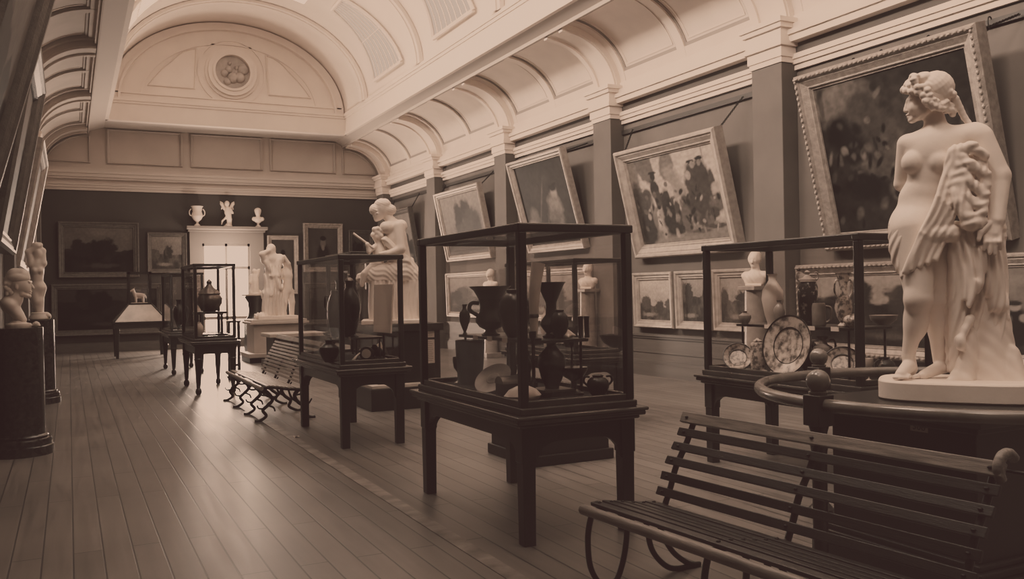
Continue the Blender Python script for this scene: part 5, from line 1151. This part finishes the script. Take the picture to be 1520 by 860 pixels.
# ------------------------------------------------------------------ benches
def bench(name, label, L, loc, rotz, ns, nb, hb, slat_m, rail_m, ornate, tilt=.24):
    """front faces local -y, x along the seat"""
    t = thing(name, label, 'bench', loc, rotz)
    prof = spline([(.0,.415),(.06,.44),(.20,.425),(.36,.395),(.50,.385),(.545,.40)], 8) if False else None
    S = [Vector((0, a, b)) for a, b in ((.02,.43),(.10,.438),(.22,.425),(.36,.40),(.48,.388))]
    sp = spline(S, 10)
    def along(path, d):
        for a, b in zip(path[:-1], path[1:]):
            l = (b-a).length
            if d <= l: return a+(b-a)*(d/l), (b-a).normalized()
            d -= l
        return path[-1], (path[-1]-path[-2]).normalized()
    def length(p): return sum((b-a).length for a, b in zip(p[:-1], p[1:]))
    def slat(path, d, w, th, nm, m, x0=0, x1=L):
        p, u = along(path, d); n = Vector((0, -u.z, u.y))
        if n.z < 0 and abs(u.z) < .7: n = -n
        q = [p-u*w/2-n*th*.0, p+u*w/2, p+u*w/2+n*th, p-u*w/2+n*th]
        mb = MB(); vs = [(x0, a.y, a.z) for a in q]+[(x1, a.y, a.z) for a in q]
        mb.add(vs, [(0,1,2,3),(7,6,5,4),(0,4,5,1),(1,5,6,2),(2,6,7,3),(3,7,4,0)])
        o = obj(nm, mb, m, t, bevel=.004)
        if not ornate:
            for x in (x0+.05, (x0+x1)/2, x1-.05):
                c = p+n*(th+.001); obj('bolt', MB().ball((x, c.y, c.z), .011, 8, .007), BOLT, o, 60)
        return o
    Ls = length(sp)
    obj('front_slat', MB().tube([(0,.012,.425),(L,.012,.425)], .028, 12), rail_m if not ornate else slat_m, t, 60)
    for i in range(ns): slat(sp, .07+(Ls-.09)*i/(ns-1), (Ls-.07)/ns*.80, .02, 'seat_slat', slat_m)
    B = [Vector((0, a, b)) for a, b in ((.515,.40),(.56,.50),(.60,.60),(.60+tilt*.35,.40+(hb-.40)*.72),(.60+tilt*.62,hb))]
    bp = spline(B, 10); Lb = length(bp)
    for i in range(nb): slat(bp, .06+(Lb-.16)*i/(nb-1), (Lb-.1)/nb*(.56 if not ornate else .62), .018, 'back_slat', slat_m)
    slat(bp, Lb-.015, .062, .03, 'top_rail', rail_m)
    xs = (.06, L/2, L-.06) if not ornate else (.08, L*.36, L*.68, L-.08)
    for x in xs:
        f = MB(); off = Vector((x, 0, -.012))
        f.tube([p+off for p in sp]+[Vector((x, .50, .375))]+[p+off+Vector((0,.018,0)) for p in bp], .017, 8)
        obj('iron_support', f, IRON, t, 60)
        if not ornate:
            for nm, pts in (('front_leg', [(.03,.42),(.0,.30),(.01,.14),(.07,.035),(.13,.012),(.19,.04),(.24,.16),(.26,.30),(.25,.41)]), ('rear_leg', [(.46,.38),(.50,.25),(.58,.12),(.70,.03),(.78,.012),(.72,.012),(.56,.03),(.44,.14),(.40,.28),(.38,.39)])):
                obj(nm, MB().tube(spline([(x, a, b) for a, b in pts], 6), .016, 8), IRON, t, 60)
        else:
            def br(nm, runs):
                m_ = MB()
                for pts, r in runs:
                    s_ = spline([(x, a, b) for a, b in pts], 6); m_.tube(s_, [r*(1-.35*i/len(s_)) for i in range(len(s_))], 8)
                obj(nm, m_, IRON, t, 60)
            br('front_leg', [([(.02,.42),(.10,.36),(.16,.27),(.10,.20),(.04,.14),(.08,.07),(.0,.014),(-.06,.014)], .026), ([(.16,.27),(.24,.33),(.30,.40)], .02), ([(.10,.20),(.17,.17),(.19,.12)], .014), ([(.06,.16),(-.01,.17),(-.03,.21)], .012), ([(.12,.33),(.04,.33),(.0,.37)], .013)])
            br('rear_leg', [([(.50,.38),(.44,.31),(.48,.22),(.56,.15),(.54,.07),(.64,.014),(.70,.014)], .026), ([(.48,.22),(.40,.28),(.36,.39)], .018), ([(.56,.15),(.62,.19),(.66,.25)], .013), ([(.44,.31),(.52,.32),(.58,.40)], .013)])
    if not ornate:
        for x in (L-.02,):
            p = bp[-1]
            obj('rail_end', MB().tube(spline([(x,p.y-.01,p.z-.05),(x,p.y-.03,p.z),(x,p.y+.0,p.z+.045),(x,p.y+.05,p.z+.05),(x,p.y+.085,p.z+.025)], 5), .022, 10, flat=None), rail_m, t, 60)
            obj('rail_rod', MB().tube([(x-.1,p.y+.02,p.z-.015),(x+.09,p.y+.02,p.z-.015)], .008, 8), IRON, t, 60)
        obj('tie_rod', MB().tube([(.06,.46,.30),(L-.06,.46,.30)], .009, 8), IRON, t, 60)
    return t
bench('slatted_bench', 'large dark slatted bench in the foreground, its back to the round rail', 1.86, (2.42, 4.04, 0), math.radians(-85.5), 6, 5, .86, BENCHW, BENCHT, False)
bench('slatted_bench', 'farther slatted bench on branch-like cast iron legs, between two glass cases', 2.7, (2.12, 13.95, 0), math.radians(-90), 8, 10, .95, BENCH2, BENCH2, True, .32)
# ------------------------------------------------------------------ light
def area(name, loc, rot, sx, sy, power, col=(1, .96, .92)):
    l = bpy.data.lights.new(name, 'AREA'); l.shape = 'RECTANGLE'; l.size = sx; l.size_y = sy; l.energy = power; l.color = col
    o = bpy.data.objects.new(name, l); C.objects.link(o); o.location = loc; o.rotation_euler = rot; return o
# sun side of the roof light: strong slanting daylight towards the right wall
for i, y in enumerate((20.2, 16.0, 11.8, 7.6, 3.4, -.8)):
    o = area('sunward_daylight', (1.55, y, 8.45), (0, 0, 0), 3.6, 1.1, (600, 640, 680, 720, 760, 640)[i])
    o.rotation_euler = Vector((1, -.12, -.46)).to_track_quat('-Z', 'Y').to_euler(); o.data.shape = 'RECTANGLE'; o.data.spread = math.radians(125)
# daylight through the far doorway
area('doorway_light', (4.37, Y1-.12, 1.75), (-PI/2, 0, 0), 1.3, 2.6, 1200)
pl = bpy.data.lights.new('doorway_glow_fill', 'POINT'); pl.energy = 170; pl.shadow_soft_size = .35; pl.color = (1, .96, .92)  # point lamp added before the door for the glow on its wall
po_ = bpy.data.objects.new('doorway_glow_fill', pl); C.objects.link(po_); po_.location = (4.3, Y1-1.0, 2.75)
w = bpy.data.worlds.new('world'); bpy.context.scene.world = w; w.use_nodes = True
w.node_tree.nodes['Background'].inputs[0].default_value = (1, .9, .84, 1); w.node_tree.nodes['Background'].inputs[1].default_value = .12
sc = bpy.context.scene
sc.view_settings.view_transform = 'Standard'; sc.view_settings.look = 'None'; sc.view_settings.exposure = 0
sc.cycles.use_denoising = True
sc.cycles.max_bounces = 8; sc.cycles.transparent_max_bounces = 24; sc.cycles.caustics_reflective = False; sc.cycles.caustics_refractive = False
sc.cycles.sample_clamp_indirect = 6

# response of the warm-toned print: lifted blacks, soft shoulder
vs = sc.view_settings; vs.use_curve_mapping = True; cm_ = vs.curve_mapping; cm_.use_clip = False; cm_.extend = 'HORIZONTAL'
RESP = [(0,.022),(.03,.036),(.08,.063),(.16,.118),(.3,.218),(.55,.36),(.9,.485),(1.5,.585),(3,.66)]
for ci, gain, toe in ((0, 1.0, 1.0), (1, .78, .52), (2, .645, .48)):
    cv = cm_.curves[ci]; pts = [(x, y*(gain+(toe-gain)*math.exp(-x/.03))) for x, y in RESP]
    while len(cv.points) < len(pts): cv.points.new(.5, .5)
    for p_, (x, y) in zip(cv.points, pts): p_.location = (x, y)
cm_.clip_max_x = 3; cm_.update()
